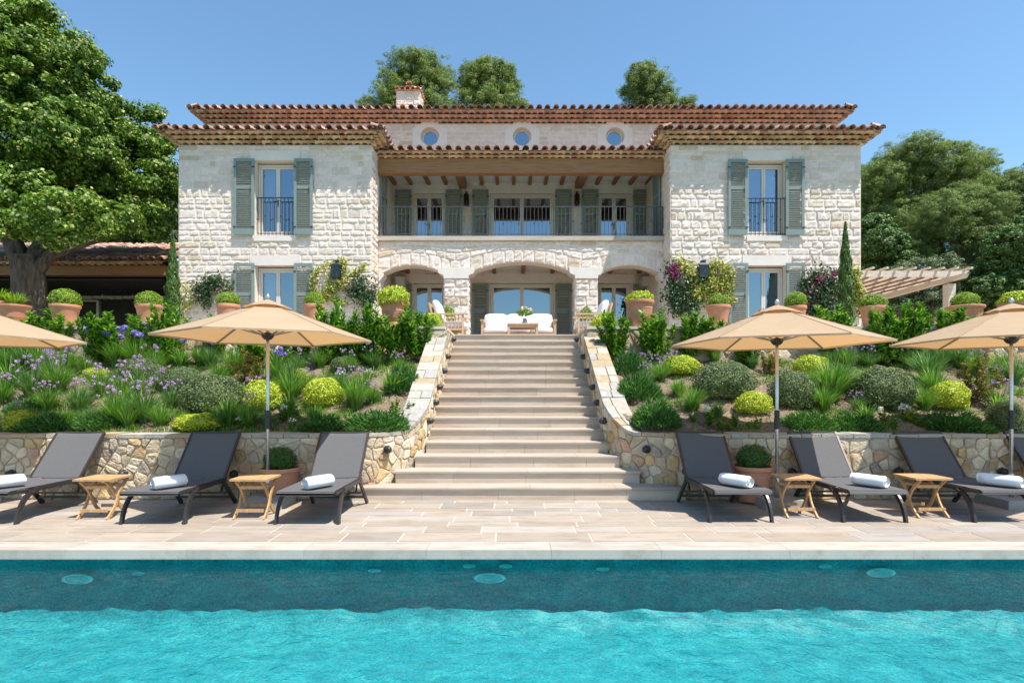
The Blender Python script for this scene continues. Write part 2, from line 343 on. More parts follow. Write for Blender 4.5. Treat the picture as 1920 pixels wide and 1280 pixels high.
def stone_field(mb, u0, u1, v0, v1, holes, fn, n, r, d=0.04, hr=(0.16, 0.32), lr=(0.28, 0.75), warm=0.0, bright=1.0, rough=0.42, g=0.010):
    """courses of stones on a plane; fn(u,v)->point; holes = rectangles (u0,v0,u1,v1) left out"""
    br = sorted({v0, v1} | {h[1] for h in holes if v0 < h[1] < v1} | {h[3] for h in holes if v0 < h[3] < v1})
    rows = []
    for a, b in zip(br, br[1:]):
        H = b - a; z = a
        while z < b - 1e-4:
            h = r.uniform(*hr)
            if b - z - h < hr[0] * 0.8: h = b - z if b - z < hr[1] * 1.2 else (b - z) / 2
            h = min(h, b - z); rows.append((z, z + h)); z += h
    for a, b in rows:
        bl = [(h[0], h[2]) for h in holes if h[1] < b - 1e-4 and h[3] > a + 1e-4]
        for s0, s1 in merge_intervals(u0, u1, bl):
            u = s0
            while u < s1 - 1e-4:
                l = r.uniform(*lr)
                if s1 - u - l < lr[0] * 0.7: l = s1 - u if s1 - u < lr[1] * 1.2 else (s1 - u) / 2
                l = min(l, s1 - u)
                if b - a > 0.26 and r.random() < 0.25:   # two thin stones stacked
                    m_ = a + (b - a) * r.uniform(0.4, 0.6)
                    pr = ((a, m_), (m_, b))
                else: pr = ((a, b),)
                for (q0, q1) in pr:
                    c = ashlar_col(r, warm); mb.c = tuple(x * bright for x in c)
                    stone(mb, fn(u, q0), fn(u + l, q0), fn(u + l, q1), fn(u, q1), n, d * r.uniform(0.55, 1.3), r, g, rough)
                u += l
def wall_holes(mb, u0, u1, v0, v1, holes, fn, inward, depth):
    """mortar sheet with real openings and their reveals"""
    us = sorted({u0, u1} | {h[0] for h in holes} | {h[2] for h in holes}); vs = sorted({v0, v1} | {h[1] for h in holes} | {h[3] for h in holes})
    us = [u for u in us if u0 <= u <= u1]; vs = [v for v in vs if v0 <= v <= v1]
    for a, b in zip(us, us[1:]):
        for c, d in zip(vs, vs[1:]):
            mu, mv = (a + b) / 2, (c + d) / 2
            if any(h[0] < mu < h[2] and h[1] < mv < h[3] for h in holes): continue
            mb.poly([fn(a, c), fn(b, c), fn(b, d), fn(a, d)])
    inn = Vector(inward) * depth
    for h in holes:
        P = [Vector(fn(h[0], h[1])), Vector(fn(h[2], h[1])), Vector(fn(h[2], h[3])), Vector(fn(h[0], h[3]))]
        for k in range(4):
            a, b = P[k], P[(k + 1) % 4]; mb.poly([b, a, a + inn, b + inn])
# voronoi rubble ----------------------------------------------------
def clip(poly, a, b):
    """keep the part of poly nearer to a than b"""
    mx_, my = (a[0] + b[0]) / 2, (a[1] + b[1]) / 2; nx, ny = b[0] - a[0], b[1] - a[1]; out = []
    for i in range(len(poly)):
        p, q = poly[i], poly[(i + 1) % len(poly)]
        dp = (p[0] - mx_) * nx + (p[1] - my) * ny; dq = (q[0] - mx_) * nx + (q[1] - my) * ny
        if dp <= 0: out.append(p)
        if (dp < 0 < dq) or (dq < 0 < dp):
            t = dp / (dp - dq); out.append((p[0] + (q[0] - p[0]) * t, p[1] + (q[1] - p[1]) * t))
    return out
def voronoi(u0, u1, v0, v1, cell, r, jit=0.42, asp=1.25):
    nu = max(1, round((u1 - u0) / (cell * asp))); nv = max(1, round((v1 - v0) / cell)); du = (u1 - u0) / nu; dv = (v1 - v0) / nv
    pt = {}
    for j in range(nv):
        for i in range(nu):
            if r.random() < 0.13: continue
            pt[i, j] = (u0 + (i + 0.5 + r.uniform(-jit, jit) + (0.25 if j % 2 else -0.25)) * du, v0 + (j + 0.5 + r.uniform(-jit, jit)) * dv)
    res = []
    for (i, j), a in pt.items():
        poly = [(max(u0, a[0] - 3 * du), v0), (min(u1, a[0] + 3 * du), v0), (min(u1, a[0] + 3 * du), v1), (max(u0, a[0] - 3 * du), v1)]
        for jj in range(j - 4, j + 5):
            for ii in range(i - 3, i + 4):
                if (ii, jj) != (i, j) and (ii, jj) in pt:
                    poly = clip(poly, a, pt[ii, jj])
                    if len(poly) < 3: break
            if len(poly) < 3: break
        if len(poly) >= 3: res.append(poly)
    return res
def rubble(mb, polys, fn, r, d=0.035, g=0.010, colf=rubble_col):
    """fn(u,v,depth)->point"""
    for poly in polys:
        cx = sum(p[0] for p in poly) / len(poly); cy = sum(p[1] for p in poly) / len(poly)
        sz = min(max(math.hypot(p[0] - cx, p[1] - cy) for p in poly), 1)
        if sz < 0.04: continue
        q = []
        for i in range(len(poly)):      # cut the corners once
            a, b = poly[i], poly[(i + 1) % len(poly)]
            q.append((a[0] * 0.82 + b[0] * 0.18, a[1] * 0.82 + b[1] * 0.18)); q.append((a[0] * 0.18 + b[0] * 0.82, a[1] * 0.18 + b[1] * 0.82))
        mb.c = colf(r); dd = d * r.uniform(0.5, 1.4)
        rings = []; tx, ty = r.uniform(-0.5, 0.5), r.uniform(-0.5, 0.5)
        for k, (s, dep) in enumerate(((1, -0.3), (0.93, 0.75), (0.6, 1.0), (0.25, 1.0))):
            ring = []
            for p in q:
                ex, ey = p[0] - cx, p[1] - cy; L = math.hypot(ex, ey) or 1
                kk = max(0.1, (L - g) / L) * s
                x, y = cx + ex * kk, cy + ey * kk
                z = dd * (dep + (0 if k == 0 else (tx * (x - cx) + ty * (y - cy)) / sz * 0.9 + r.uniform(-0.18, 0.18)))
                ring.append(mb.v(fn(x, y, z)))
            rings.append(ring)
        n = len(q)
        for A, B in zip(rings, rings[1:]):
            for i in range(n): mb.f(A[i], A[(i + 1) % n], B[(i + 1) % n], B[i])
        mb.f(*rings[-1])
# ------------------------------------------------------------------ camera, sun, sky
cam = bpy.data.cameras.new('camera'); co = bpy.data.objects.new('camera', cam); COL.objects.link(co)
cam.sensor_width = 36; cam.lens = 36 * F / 1920; cam.shift_y = (HY - 640) / 1920; cam.clip_end = 3000
co.location = (0, 0, EYE); co.rotation_euler = (PI / 2, 0, 0); scene.camera = co
SUN = Vector((0.327, -0.247, 0.912)).normalized()
sl = bpy.data.lights.new('sun', 'SUN'); sl.energy = 5.0; sl.angle = math.radians(0.53); sl.color = (1.0, 0.94, 0.85)
so = bpy.data.objects.new('sun', sl); COL.objects.link(so); so.rotation_euler = SUN.to_track_quat('Z', 'Y').to_euler(); so.location = (10, -10, 40)
w = bpy.data.worlds.new('World'); scene.world = w; w.use_nodes = True
wn = w.node_tree; bg = wn.nodes['Background']; sk = wn.nodes.new('ShaderNodeTexSky'); sk.sky_type = 'NISHITA'; sk.sun_disc = False
sk.sun_elevation = math.asin(SUN.z); sk.sun_rotation = math.atan2(SUN.x, SUN.y); sk.altitude = 300; sk.air_density = 1.3; sk.dust_density = 0.5; sk.ozone_density = 4.0
wn.links.new(mixc(wn, 1.0, sk.outputs[0], (0.90, 1.05, 1.06), 'MULTIPLY'), bg.inputs[0]); bg.inputs[1].default_value = 0.12
scene.view_settings.view_transform = 'Standard'; scene.view_settings.look = 'None'; scene.view_settings.exposure = 0.66; scene.view_settings.gamma = 1
scene.cycles.max_bounces = 8; scene.cycles.transparent_max_bounces = 16; scene.cycles.sample_clamp_indirect = 6
scene.cycles.use_denoising = True

TZ = 2.80        # terrace level
YT, YA, YB = 16.4, 17.1, 19.4   # tower front, arcade front, back wall of loggia
SX = 0.08        # stair centre
def stair_inner(Y, s):   # inner face of the cheek wall
    return SX + s * 1.43
# ------------------------------------------------------------------ terrain
def terrain_h(x, y):
    if y < 13.3: return -1.95
    h = 2.70
    if y > 22:
        h += (y - 22) * 0.10
        h += max(0, x - 8) * 0.10 * min(1, (y - 22) / 15)
        h += 1.5 * math.sin(x * 0.045 + 1) * min(1, (y - 22) / 30)
        h = min(h, 2.7 + 26)
    return h
xs = np.unique(np.concatenate([np.linspace(-900, -60, 18), np.linspace(-60, 80, 57), np.linspace(80, 900, 18)]))
ys = np.array([-600, -200, -60, -20, 0, 8, 13.3, 13.34, 15, 18, 22] + list(np.linspace(25, 100, 26)) + [130, 180, 260, 400, 900])
mb = MB(); idx = [[mb.v((x, y, terrain_h(x, y))) for x in xs] for y in ys]
for j in range(len(ys) - 1):
    for i in range(len(xs) - 1): mb.f(idx[j][i], idx[j][i + 1], idx[j + 1][i + 1], idx[j + 1][i])
tag(mb.build('ground', M['ground']), kind='structure')
# ------------------------------------------------------------------ pool
mb = MB(); YP = 5.53; WZ = -0.15; PF = -0.79  # wall set back so an added coping overhang keeps it in shade
prof = [(0, -0.085), (0, -.2), (0, -.3), (0, -.4), (0, -.48)] + [(-.34 * (1 - math.cos(t * PI / 24)), PF + .28 - .28 * math.sin(t * PI / 24)) for t in range(0, 13)] + [(-.6, PF), (-1.0, PF), (-2.5, PF), (-5, PF), (-11.42, PF)]
from mathutils import noise as mnoise
def nz(a, b): return mnoise.noise(Vector((a, b, 0))) * .8 + mnoise.noise(Vector((a * 3.3, b * 3.3, 5))) * .45
rws = []
for k, (dy, z_) in enumerate(prof):
    am = 0 if k < 1 or k == len(prof) - 1 else .05  # waviness added to the basin shape, breaking up the coping's shadow edge
    rws.append([mb.v((-13 + 26 * i / 520, YP + dy + am * nz(i * .11, dy * 3 + z_ * 6), z_ + am * nz(i * .13 + 40, dy * 3 + z_ * 6))) for i in range(521)])
for a, b in zip(rws, rws[1:]):
    for i in range(520): mb.f(a[i], a[i + 1], b[i + 1], b[i])
for a, b in (((13, YP), (13, -6)), ((13, -6), (-13, -6)), ((-13, -6), (-13, YP))):
    mb.poly([(a[0], a[1], PF), (b[0], b[1], PF), (b[0], b[1], -0.085), (a[0], a[1], -0.085)])
tag(mb.build('pool_basin', M['mosaic_ripple_light'], smooth=True), kind='structure')
nx_, ny_ = 60, 40; mb = MB()
mb.poly([(-13, YP, WZ), (13, YP, WZ), (13, -6, WZ), (-13, -6, WZ)][::-1])
tag(mb.build('water', M['water']), kind='structure')
# pool edge (coping stones)
r = random.Random(3); mb = MB(); x = -13.0
mb.c = (0.70, 0.64, 0.56)
while x < 13:
    L = r.uniform(0.95, 1.25); c = r.uniform(0.96, 1.05); mb.c = tuple(c * q for q in (0.40, 0.37, 0.325))
    mb.hexa([(x + 0.0007, 5.355, -0.085), (x + L - 0.0007, 5.355, -0.085), (x + L - 0.002, 5.66, -0.085), (x + 0.002, 5.66, -0.085),
             (x + 0.0015, 5.36, 0.0), (x + L - 0.0015, 5.36, 0.0), (x + L - 0.0015, 5.66, 0.0), (x + 0.0015, 5.66, 0.0)]); x += L
tag(mb.build('pool_coping', M['paving']), kind='structure')
# ------------------------------------------------------------------ deck of irregular travertine slabs on pale joints
mb = MB(); mb.box(-13, 5.661, -0.3, 13, 8.05, -0.004); tag(mb.build('deck_base', M['joint']), kind='structure')
mb = MB(); y = 5.67; r = random.Random(11); rows = [0.40, 0.42, 0.28, 0.45, 0.38, 0.24, 0.30, 0.2]
rows = [0.34, 0.30, 0.20, 0.32, 0.27, 0.17, 0.34, 0.22, 0.28, 0.3]
for h in rows:
    if y > 8.0: break
    x = -13 + r.uniform(-0.5, 0)
    while x < 13:
        L = r.uniform(0.55, 1.05); k = r.random(); b = r.uniform(0.9, 1.06)
        c = (0.35, 0.298, 0.245) if k < 0.5 else (0.375, 0.335, 0.29) if k < 0.75 else (0.31, 0.27, 0.235) if k < 0.9 else (0.325, 0.30, 0.28)
        mb.c = tuple(b * q for q in c); g = 0.009
        mb.hexa([(x + g, y + g + .003, -0.006), (x + L - g, y + g, -0.006), (x + L - g, y + h - g, -0.006), (x + g, y + h - g, -0.006),
                 (x + g + .002, y + g + .002, 0), (x + L - g - .002, y + g + .002, 0), (x + L - g - .002, y + h - g - .002, 0), (x + g + .002, y + h - g - .002, 0)])
        x += L
    y += h
tag(mb.build('pool_deck', M['paving']), kind='structure')
# ------------------------------------------------------------------ terrace
mb = MB(); mb.c = (0.36, 0.31, 0.26)
mb.box(-16, 11.62, 2.6, SX - 1.43, 13.27, TZ - 0.02); mb.box(SX + 1.43, 11.62, 2.6, 22, 13.27, TZ - 0.02); mb.box(-16, 13.27, 2.6, 22, 22.6, TZ - 0.02)
tag(mb.build('terrace', M['paving']), kind='structure')
# ------------------------------------------------------------------ staircase
st = empty('stone_staircase', (SX, 7.77, 0)); tag(st, 'wide flight of pale travertine steps climbing from the pool deck to the terrace', 'staircase')
r = random.Random(5); T0, TR, RI = 7.77, 0.362, 0.175
proto = None
for k in range(1, 17):
    y0 = T0 + (k - 1) * TR; z1 = k * RI; z0 = (k - 1) * RI
    hw = {1: 2.30, 2: 1.75, 3: 1.53, 4: 1.42}.get(k, 1.415)
    mb = MB()
    y1 = y0 + TR + (0.03 if k < 16 else 0.4)
    # riser slabs of unequal length
    x = -hw
    while x < hw - 0.01:
        L = min(r.uniform(0.7, 1.15), hw - x); L = hw - x if hw - x - L < 0.25 else L
        b = r.uniform(0.93, 1.05); mb.c = tuple(b * q for q in (0.52, 0.43, 0.345))  # risers painted paler than treads of the same stone, offsetting their weaker light
        mb.box(x + 0.0015, y0 + 0.022 - T0, z0 - (0.1 if k > 1 else 0), x + L - 0.0015, y1 - T0, z1 - 0.034); x += L
    x = -hw - (0.015 if k <= 2 else 0)
    he = -x
    while x < he - 0.01:
        L = min(r.uniform(0.9, 1.4), he - x); L = he - x if he - x - L < 0.3 else L
        b = r.uniform(0.95, 1.05); mb.c = tuple(b * q for q in (0.43, 0.37, 0.31))  # same stone as the risers, coloured darker to offset full sun on top
        a, c_ = x + 0.0015, x + L - 0.0015; ya, yb = y0 - T0, y1 - T0
        mb.hexa([(a, ya + .006, z1 - 0.034), (c_, ya + .006, z1 - 0.034), (c_, yb, z1 - 0.034), (a, yb, z1 - 0.034), (a, ya + 0.005, z1), (c_, ya + 0.005, z1), (c_, yb, z1), (a, yb, z1)])
        mb.hexa([(a, ya, z1 - 0.030), (c_, ya, z1 - 0.030), (c_, ya + .0045, z1 - 0.033), (a, ya + .0045, z1 - 0.033), (a, ya, z1 - 0.006), (c_, ya, z1 - 0.006), (c_, ya + .0045, z1 - 0.001), (a, ya + .0045, z1 - 0.001)])
        x += L
    mb.build('step', M['step'], st)
# ------------------------------------------------------------------ lower retaining walls running into the stair cheeks
def side_path(s):
    pts = [(-12.5, 7.86), (-2.75, 7.86), (-2.40, 7.90), (-2.10, 8.00), (-1.88, 8.16), (-1.70, 8.34), (-1.56, 8.54), (-1.47, 8.76), (-1.43, 9.05), (-1.43, 11.62)]
    if s > 0: pts = [(-1 * (p[0] + (0.02 if p[0] > -3 else 0)), p[1]) for p in pts]
    return [(p[0] + SX, p[1]) for p in pts]
class Path:
    def __init__(s_, pts, side):
        # resample finely
        s_.p = []; s_.side = side
        for a, b in zip(pts, pts[1:]):
            n = max(1, int(math.dist(a, b) / 0.1))
            for k in range(n): s_.p.append((a[0] + (b[0] - a[0]) * k / n, a[1] + (b[1] - a[1]) * k / n))
        s_.p.append(pts[-1])
        for _ in range(6):
            q = s_.p; s_.p = [q[0]] + [((q[i - 1][0] + 2 * q[i][0] + q[i + 1][0]) / 4, (q[i - 1][1] + 2 * q[i][1] + q[i + 1][1]) / 4) for i in range(1, len(q) - 1)] + [q[-1]]
        s_.s = [0]
        for a, b in zip(s_.p, s_.p[1:]): s_.s.append(s_.s[-1] + math.dist(a, b))
        s_.L = s_.s[-1]
    def at(s_, u):
        u = min(max(u, 0), s_.L); i = min(np.searchsorted(s_.s, u, 'right') - 1, len(s_.p) - 2); i = max(i, 0)
        a, b = s_.p[i], s_.p[i + 1]; t = (u - s_.s[i]) / (s_.s[i + 1] - s_.s[i])
        d = Vector((b[0] - a[0], b[1] - a[1])).normalized(); n = Vector((d.y, -d.x)) * s_.side   # towards viewer / stair
        return a[0] + (b[0] - a[0]) * t, a[1] + (b[1] - a[1]) * t, n
def ztop(Y, x_, flat=0.90):
    z = 1.233 + 0.535 * (Y - 9.0)
    return max(flat, z - 0.0) if Y > 8.1 else flat
def zbot(Y): return max(0.0, (Y - 8.0) / TR * RI - 0.35) if Y > 8.0 else 0.0
WT = 0.33
def cop_col(r):
    b = r.uniform(0.9, 1.08); k = r.random()
    c = (0.41, 0.37, 0.31) if k < 0.6 else (0.36, 0.345, 0.315) if k < 0.82 else (0.40, 0.31, 0.20)
    return tuple(min(.85, b * q) for q in c)
WALLS = {}
for s, nm in ((-1, 'left'), (1, 'right')):
    P_ = Path(side_path(s), 1 if s < 0 else -1); WALLS[s] = P_
    root = empty('retaining_wall', (s * 7, 7.9, 0))
    tag(root, 'low rubble stone wall behind the loungers curving up the %s side of the steps' % nm, 'wall', 'rubble walls flanking the steps')
    off = Vector((-root.location.x, -root.location.y, 0))
    def q3(u, z, dep): x, y, n = P_.at(u); return (x + n.x * dep, y + n.y * dep, z)
    # core
    mb = MB(); N = 120
    us = [P_.L * k / N for k in range(N + 1)]
    def prof(u):
        x, y, n = P_.at(u); zt = ztop(y, x) - 0.05; zb = zbot(y) - 0.1
        return [(x, y, zb), (x, y, zt), (x - n.x * WT, y - n.y * WT, zt), (x - n.x * WT, y - n.y * WT, zb)]
    rr = [[mb.v(p) for p in prof(u)] for u in us]
    for a, b in zip(rr, rr[1:]):
        for k in range(3): mb.f(a[k], b[k], b[k + 1], a[k + 1])
    for v_ in range(len(mb.V)): mb.V[v_] = tuple(Vector(mb.V[v_]) + off)
    mb.build('wall_core', M['mortar_dark'], root)
    # face stones
    r = random.Random(21 + s); mb = MB()
    H0 = 0.85; ce = 0.118 if s < 0 else 0.135
    ps = voronoi(6.0 if True else 0, P_.L, 0, H0, ce, r, 0.42 if s < 0 else 0.36)
    def fn(u, v, dep):
        x, y, n = P_.at(u); zt = ztop(y, x) - 0.052; zb = zbot(y)
        return (x + n.x * dep + off.x, y + n.y * dep + off.y, zb + v / H0 * (zt - zb))
    rubble(mb, ps, fn, r, 0.026, 0.005)
    ps = voronoi(0, 6.0, 0, H0, 0.12, r); rubble(mb, ps, fn, r, 0.03, 0.009)
    mb.build('stone_facing', M['rubble'], root)
    # coping slabs
    mb = MB(); u = 0.0
    while u < P_.L - 0.02:
        x, y, n = P_.at(u); L = r.uniform(0.22, 0.5) if y < 8.3 else r.uniform(0.16, 0.34)
        L = min(L, P_.L - u); cuts = [0, 1] if y < 8.0 or r.random() < 0.3 else [0, r.uniform(0.35, 0.65), 1]
        for a, b in zip(cuts, cuts[1:]):
            mb.c = cop_col(r); n_ = max(1, int(L / 0.12)); g = 0.006; ih = r.uniform(-0.006, 0.008)
            def cp(uu, t, dz):
                x, y, n = P_.at(uu); dd = 0.028 - t * (WT + 0.05)
                zt = ztop(y, x); return (x + n.x * dd + off.x, y + n.y * dd + off.y, zt + dz + (ih if dz == 0 else 0))
            for k in range(n_):
                ua = u + L * k / n_ + (g if k == 0 else 0); ub = u + L * (k + 1) / n_ - (g if k == n_ - 1 else 0)
                ta, tb = a + (0.02 if a > 0 else 0), b - (0.02 if b < 1 else 0)
                mb.hexa([cp(ua, ta, -0.052), cp(ub, ta, -0.052), cp(ub, tb, -0.052), cp(ua, tb, -0.052), cp(ua, ta, 0), cp(ub, ta, 0), cp(ub, tb, 0), cp(ua, tb, 0)])
        u += L
    mb.build('coping', M['rubble'], root)
# upper retaining walls
YU = 11.55
for s, nm in ((-1, 'left'), (1, 'right')):
    xa, xb = (-16, SX - 1.43) if s < 0 else (SX + 1.43, 22)
    root = empty('terrace_wall', ((xa + xb) / 2, YU, 1.6)); ox = -(xa + xb) / 2
    tag(root, 'rubble wall holding the terrace behind the %s flower bed with flat stone coping' % nm, 'wall', 'terrace walls behind the beds')
    mb = MB(); mb.box(xa + ox, 0, 0, xb + ox, 0.25, 1.14)
    # return beside the top steps
    xr0, xr1 = (SX - 1.70, SX - 1.43) if s < 0 else (SX + 1.43, SX + 1.70)
    mb.box(xr0 + ox, 0.255, 0, xr1 + ox, 1.72, 1.14); mb.build('wall_core', M['mortar_dark'], root)
    r = random.Random(31 + s); mb = MB()
    rubble(mb, voronoi(xa, xb, 0.3, 1.13, 0.19, r), lambda u, v, d: (u + ox, -d, v), r, 0.03, 0.01)
    xi = SX - s * -1.43
    rubble(mb, voronoi(0.0, 1.7, 0.3, 1.13, 0.2, r), lambda u, v, d: (xi + ox - s * d, u, v), r, 0.02, 0.01)
    mb.build('stone_facing', M['rubble'], root)
    mb = MB(); x = xa
    while x < xb - 0.01:
        L = min(r.uniform(0.5, 0.9), xb - x); mb.c = tuple(r.uniform(0.93, 1.05) * q for q in (0.62, 0.56, 0.49))
        mb.box(x + ox + 0.003, -0.045, 1.142, x + L - 0.003 + ox, 0.30, 1.20); x += L
    mb.c = (0.62, 0.55, 0.47); mb.box(xr0 + ox - (0 if s < 0 else 0.02), 0.303, 1.142, xr1 + ox + (0.02 if s < 0 else 0), 1.70, 1.20)
    mb.build('coping', M['step'], root)
# ------------------------------------------------------------------ planted slopes
def bed_z(Y): return 0.85 + 0.385 * (min(max(Y, 8.15), 11.55) - 8.2)
def bedP(px, py):
    Y = 3.807 / (0.385 + (py - HY) / F); Y = min(max(Y, 8.3), 11.4)
    return wx(px, Y), Y, bed_z(Y)
r = random.Random(9)
for s, nm in ((-1, 'left'), (1, 'right')):
    mb = MB(); P_ = WALLS[s]; Ys = [8.02 + 3.55 * k / 60 for k in range(61)]
    def xin(Y):
        best = 1.43 + 0.18
        for i in range(len(P_.p)):
            if P_.p[i][1] <= Y + 0.02 and abs(P_.p[i][0]) < 3.2: pass
        c = [abs(p[0] - SX) for p in P_.p if abs(p[1] - Y) < 0.09 and abs(p[0]) < 3.5]
        return (min(c) if c else 1.43) + 0.20
    rows = []
    for Y in Ys:
        xi = xin(Y)
        rows.append([mb.v((SX + s * (xi + (13 - xi) * k / 150), Y, bed_z(Y)  + r.uniform(-0.02, 0.02) + 0.03 * math.sin(k * 0.7 + Y * 3))) for k in range(151)])
    for a, b in zip(rows, rows[1:]):
        for k in range(150): mb.f(a[k], a[k + 1], b[k + 1], b[k])
    tag(mb.build('flower_bed_soil', M['soil'], smooth=True), kind='structure')
# ------------------------------------------------------------------ the villa
villa = empty('villa', (0.25, YT, TZ)); VO = Vector((-0.25, -YT, -TZ))
tag(villa, 'large two storey pale stone villa with terracotta roofs and sage green shutters above the steps', 'house')
def vb(mb, name, mats, parent=None, smooth=False):
    o = mb.build(name, mats, parent or villa, smooth)
    if parent is None: o.location = VO
    return o
LTX0, LTX1 = wx(335, YT), wx(697, YT); RTX0, RTX1 = wx(1257, YT), wx(1614, YT)
ZE = wz(272, YT)             # 8.57 top of tower walls
mz = lambda p: wz(p, YT)
r = random.Random(40)
# towers
for s, x0, x1, ox0, ox1 in ((-1, LTX0, LTX1, wx(478, YT), wx(554, YT)), (1, RTX0, RTX1, wx(1401, YT), wx(1474, YT))):
    up = (ox0, mz(442), ox1, mz(302)); lo = (ox0, TZ - 0.02, ox1, mz(498))
    mb = MB(); fn = lambda u, v: (u, YT, v)
    wall_holes(mb, x0, x1, TZ - 0.1, ZE, [up, lo], fn, (0, 1, 0), 0.24)
    xi = x1 if s < 0 else x0; xo = x0 if s < 0 else x1
    mb.poly([(xi, YT, TZ - .1), (xi, YB, TZ - .1), (xi, YB, ZE), (xi, YT, ZE)]); mb.poly([(xo, YT, TZ - .1), (xo, YB + 0.01, TZ - .1), (xo, YB + .01, ZE), (xo, YT, ZE)])
    wl = vb(mb, 'wall', M['mortar_pale'])
    mb = MB(); li = 0.14
    holes = [up, lo, (ox0 - li, up[3], ox1 + li, up[3] + 0.30), (ox0 - 0.02, up[1] - 0.16, ox1 + 0.02, up[1]), (ox0 - li, lo[3], ox1 + li, lo[3] + 0.30)]
    holes_s = [(h[0] - 0.012, h[1], h[2] + 0.012, h[3]) for h in holes]
    stone_field(mb, x0, x1, TZ + 0.0, ZE, holes_s, fn, (0, -1, 0), r, 0.022 if s < 0 else 0.028, (0.12, 0.27), (0.18, 0.62), 0.0 if s < 0 else 0.03, 1.0, 0.42)
    f2 = (lambda u, v: (xi, u, v)) if s < 0 else (lambda u, v: (xi, YT + YA + 0.02 - u, v))
    stone_field(mb, YT + 0.02, YA + (0.02 if s > 0 else 0), TZ, ZE, [], f2, (-s, 0, 0), r, 0.03, (0.16, 0.32), (0.3, 0.7))
    vb(mb, 'stone_cladding', M['ashlar'])
    for h, nm in ((holes[2], 'lintel'), (holes[3], 'sill'), (holes[4], 'lintel')):
        mb = MB(); e = 0.035 if nm == 'sill' else 0.02
        mb.box(h[0], YT - e, h[1] + 0.004, h[2], YT + 0.05, h[3] - 0.003); vb(mb, nm, M['dressed'])
ZB0, ZB1 = wz(451, 17.05), wz(443, 17.05)    # balcony slab
AX0, AX1 = LTX1, RTX0
# arcade
def seg(x, a, b, z0, z1):
    c = (a + b) / 2; h = (b - a) / 2; t = (x - c) / h; return z0 + (z1 - z0) * (1 - t * t)
PIER = [(wx(832, YA), wx(879, YA)), (wx(1078, YA), wx(1121, YA))]
ARCH = [(wx(713, YA), PIER[0][0] - 0.0, 5.00, 5.27), (PIER[0][1], PIER[1][0], 5.02, 5.37), (PIER[1][1], wx(1241, YA), 5.00, 5.27)]
ZS = 5.19
def intr(x):
    for a, b, z0, z1 in ARCH:
        if a <= x <= b: return seg(x, a, b, z0, z1)
    return ZS
def extr(x):
    v = 0
    for a, b, z0, z1 in ARCH:
        if a - 0.5 <= x <= b + 0.5: v = max(v, seg(x, a - 0.5, b + 0.5, z0 + 0.28, z1 + 0.36))
    return max(v, 5.38)
mb = MB(); N = 160; xs_ = sorted({AX0 + (AX1 - AX0) * k / N for k in range(N + 1)} | {a[0] for a in ARCH} | {a[1] for a in ARCH})
TH = 0.5
for a, b in zip(xs_, xs_[1:]):
    m_ = (a + b) / 2; za, zb_ = intr(a + 1e-5), intr(b - 1e-5)
    mb.poly([(a, YA, za), (b, YA, zb_), (b, YA, ZB0), (a, YA, ZB0)]); mb.poly([(a, YA + TH, za), (b, YA + TH, zb_), (b, YA + TH, ZB0), (a, YA + TH, ZB0)])
    if intr(m_) != ZS: mb.poly([(a, YA, za), (b, YA, zb_), (b, YA + TH, zb_), (a, YA + TH, za)])
for (a, b, z0, z1) in ARCH:
    pass
mb.box(AX0, YA, TZ - .1, ARCH[0][0], YA + TH, 5.18); mb.box(ARCH[2][1], YA, TZ - .1, AX1, YA + TH, 5.18)
mb.box(ARCH[0][0] - 0.001, YA + 0.005, 4.95, ARCH[0][0] + 0.03, YA + TH - 0.004, 5.02)
vb(mb, 'arcade_wall', M['mortar_pale'])
mb = MB(); x = AX0 + 0.01
while x < AX1 - 0.02:
    L = min(r.uniform(0.26, 0.40), AX1 - x); L = AX1 - x if AX1 - x - L < 0.12 else L
    mb.c = ashlar_col(r)
    stone(mb, (x, YA, intr(x + 1e-4)), (x + L, YA, intr(x + L - 1e-4)), (x + L, YA, extr(x + L)), (x, YA, extr(x)), (0, -1, 0), 0.026, r); x += L
for k in range(3):
    x = AX0 + 0.01
    while x < AX1 - 0.02:
        L = min(r.uniform(0.25, 0.6), AX1 - x); L = AX1 - x if AX1 - x - L < 0.15 else L
        lv = lambda X, t: extr(X) + (ZB0 - extr(X)) * t
        cut = [0, 0.38, 0.70, 1.0]; a, b = cut[k], cut[k + 1]
        mb.c = ashlar_col(r, 0.1)
        stone(mb, (x, YA, lv(x, a)), (x + L, YA, lv(x + L, a)), (x + L, YA, lv(x + L, b)), (x, YA, lv(x, b)), (0, -1, 0), 0.03, r); x += L
stone_field(mb, AX0, ARCH[0][0], TZ, 5.18, [], lambda u, v: (u, YA, v), (0, -1, 0), r, 0.02, (0.2, 0.3), (0.2, 0.4))
vb(mb, 'arcade_cladding', M['ashlar'])
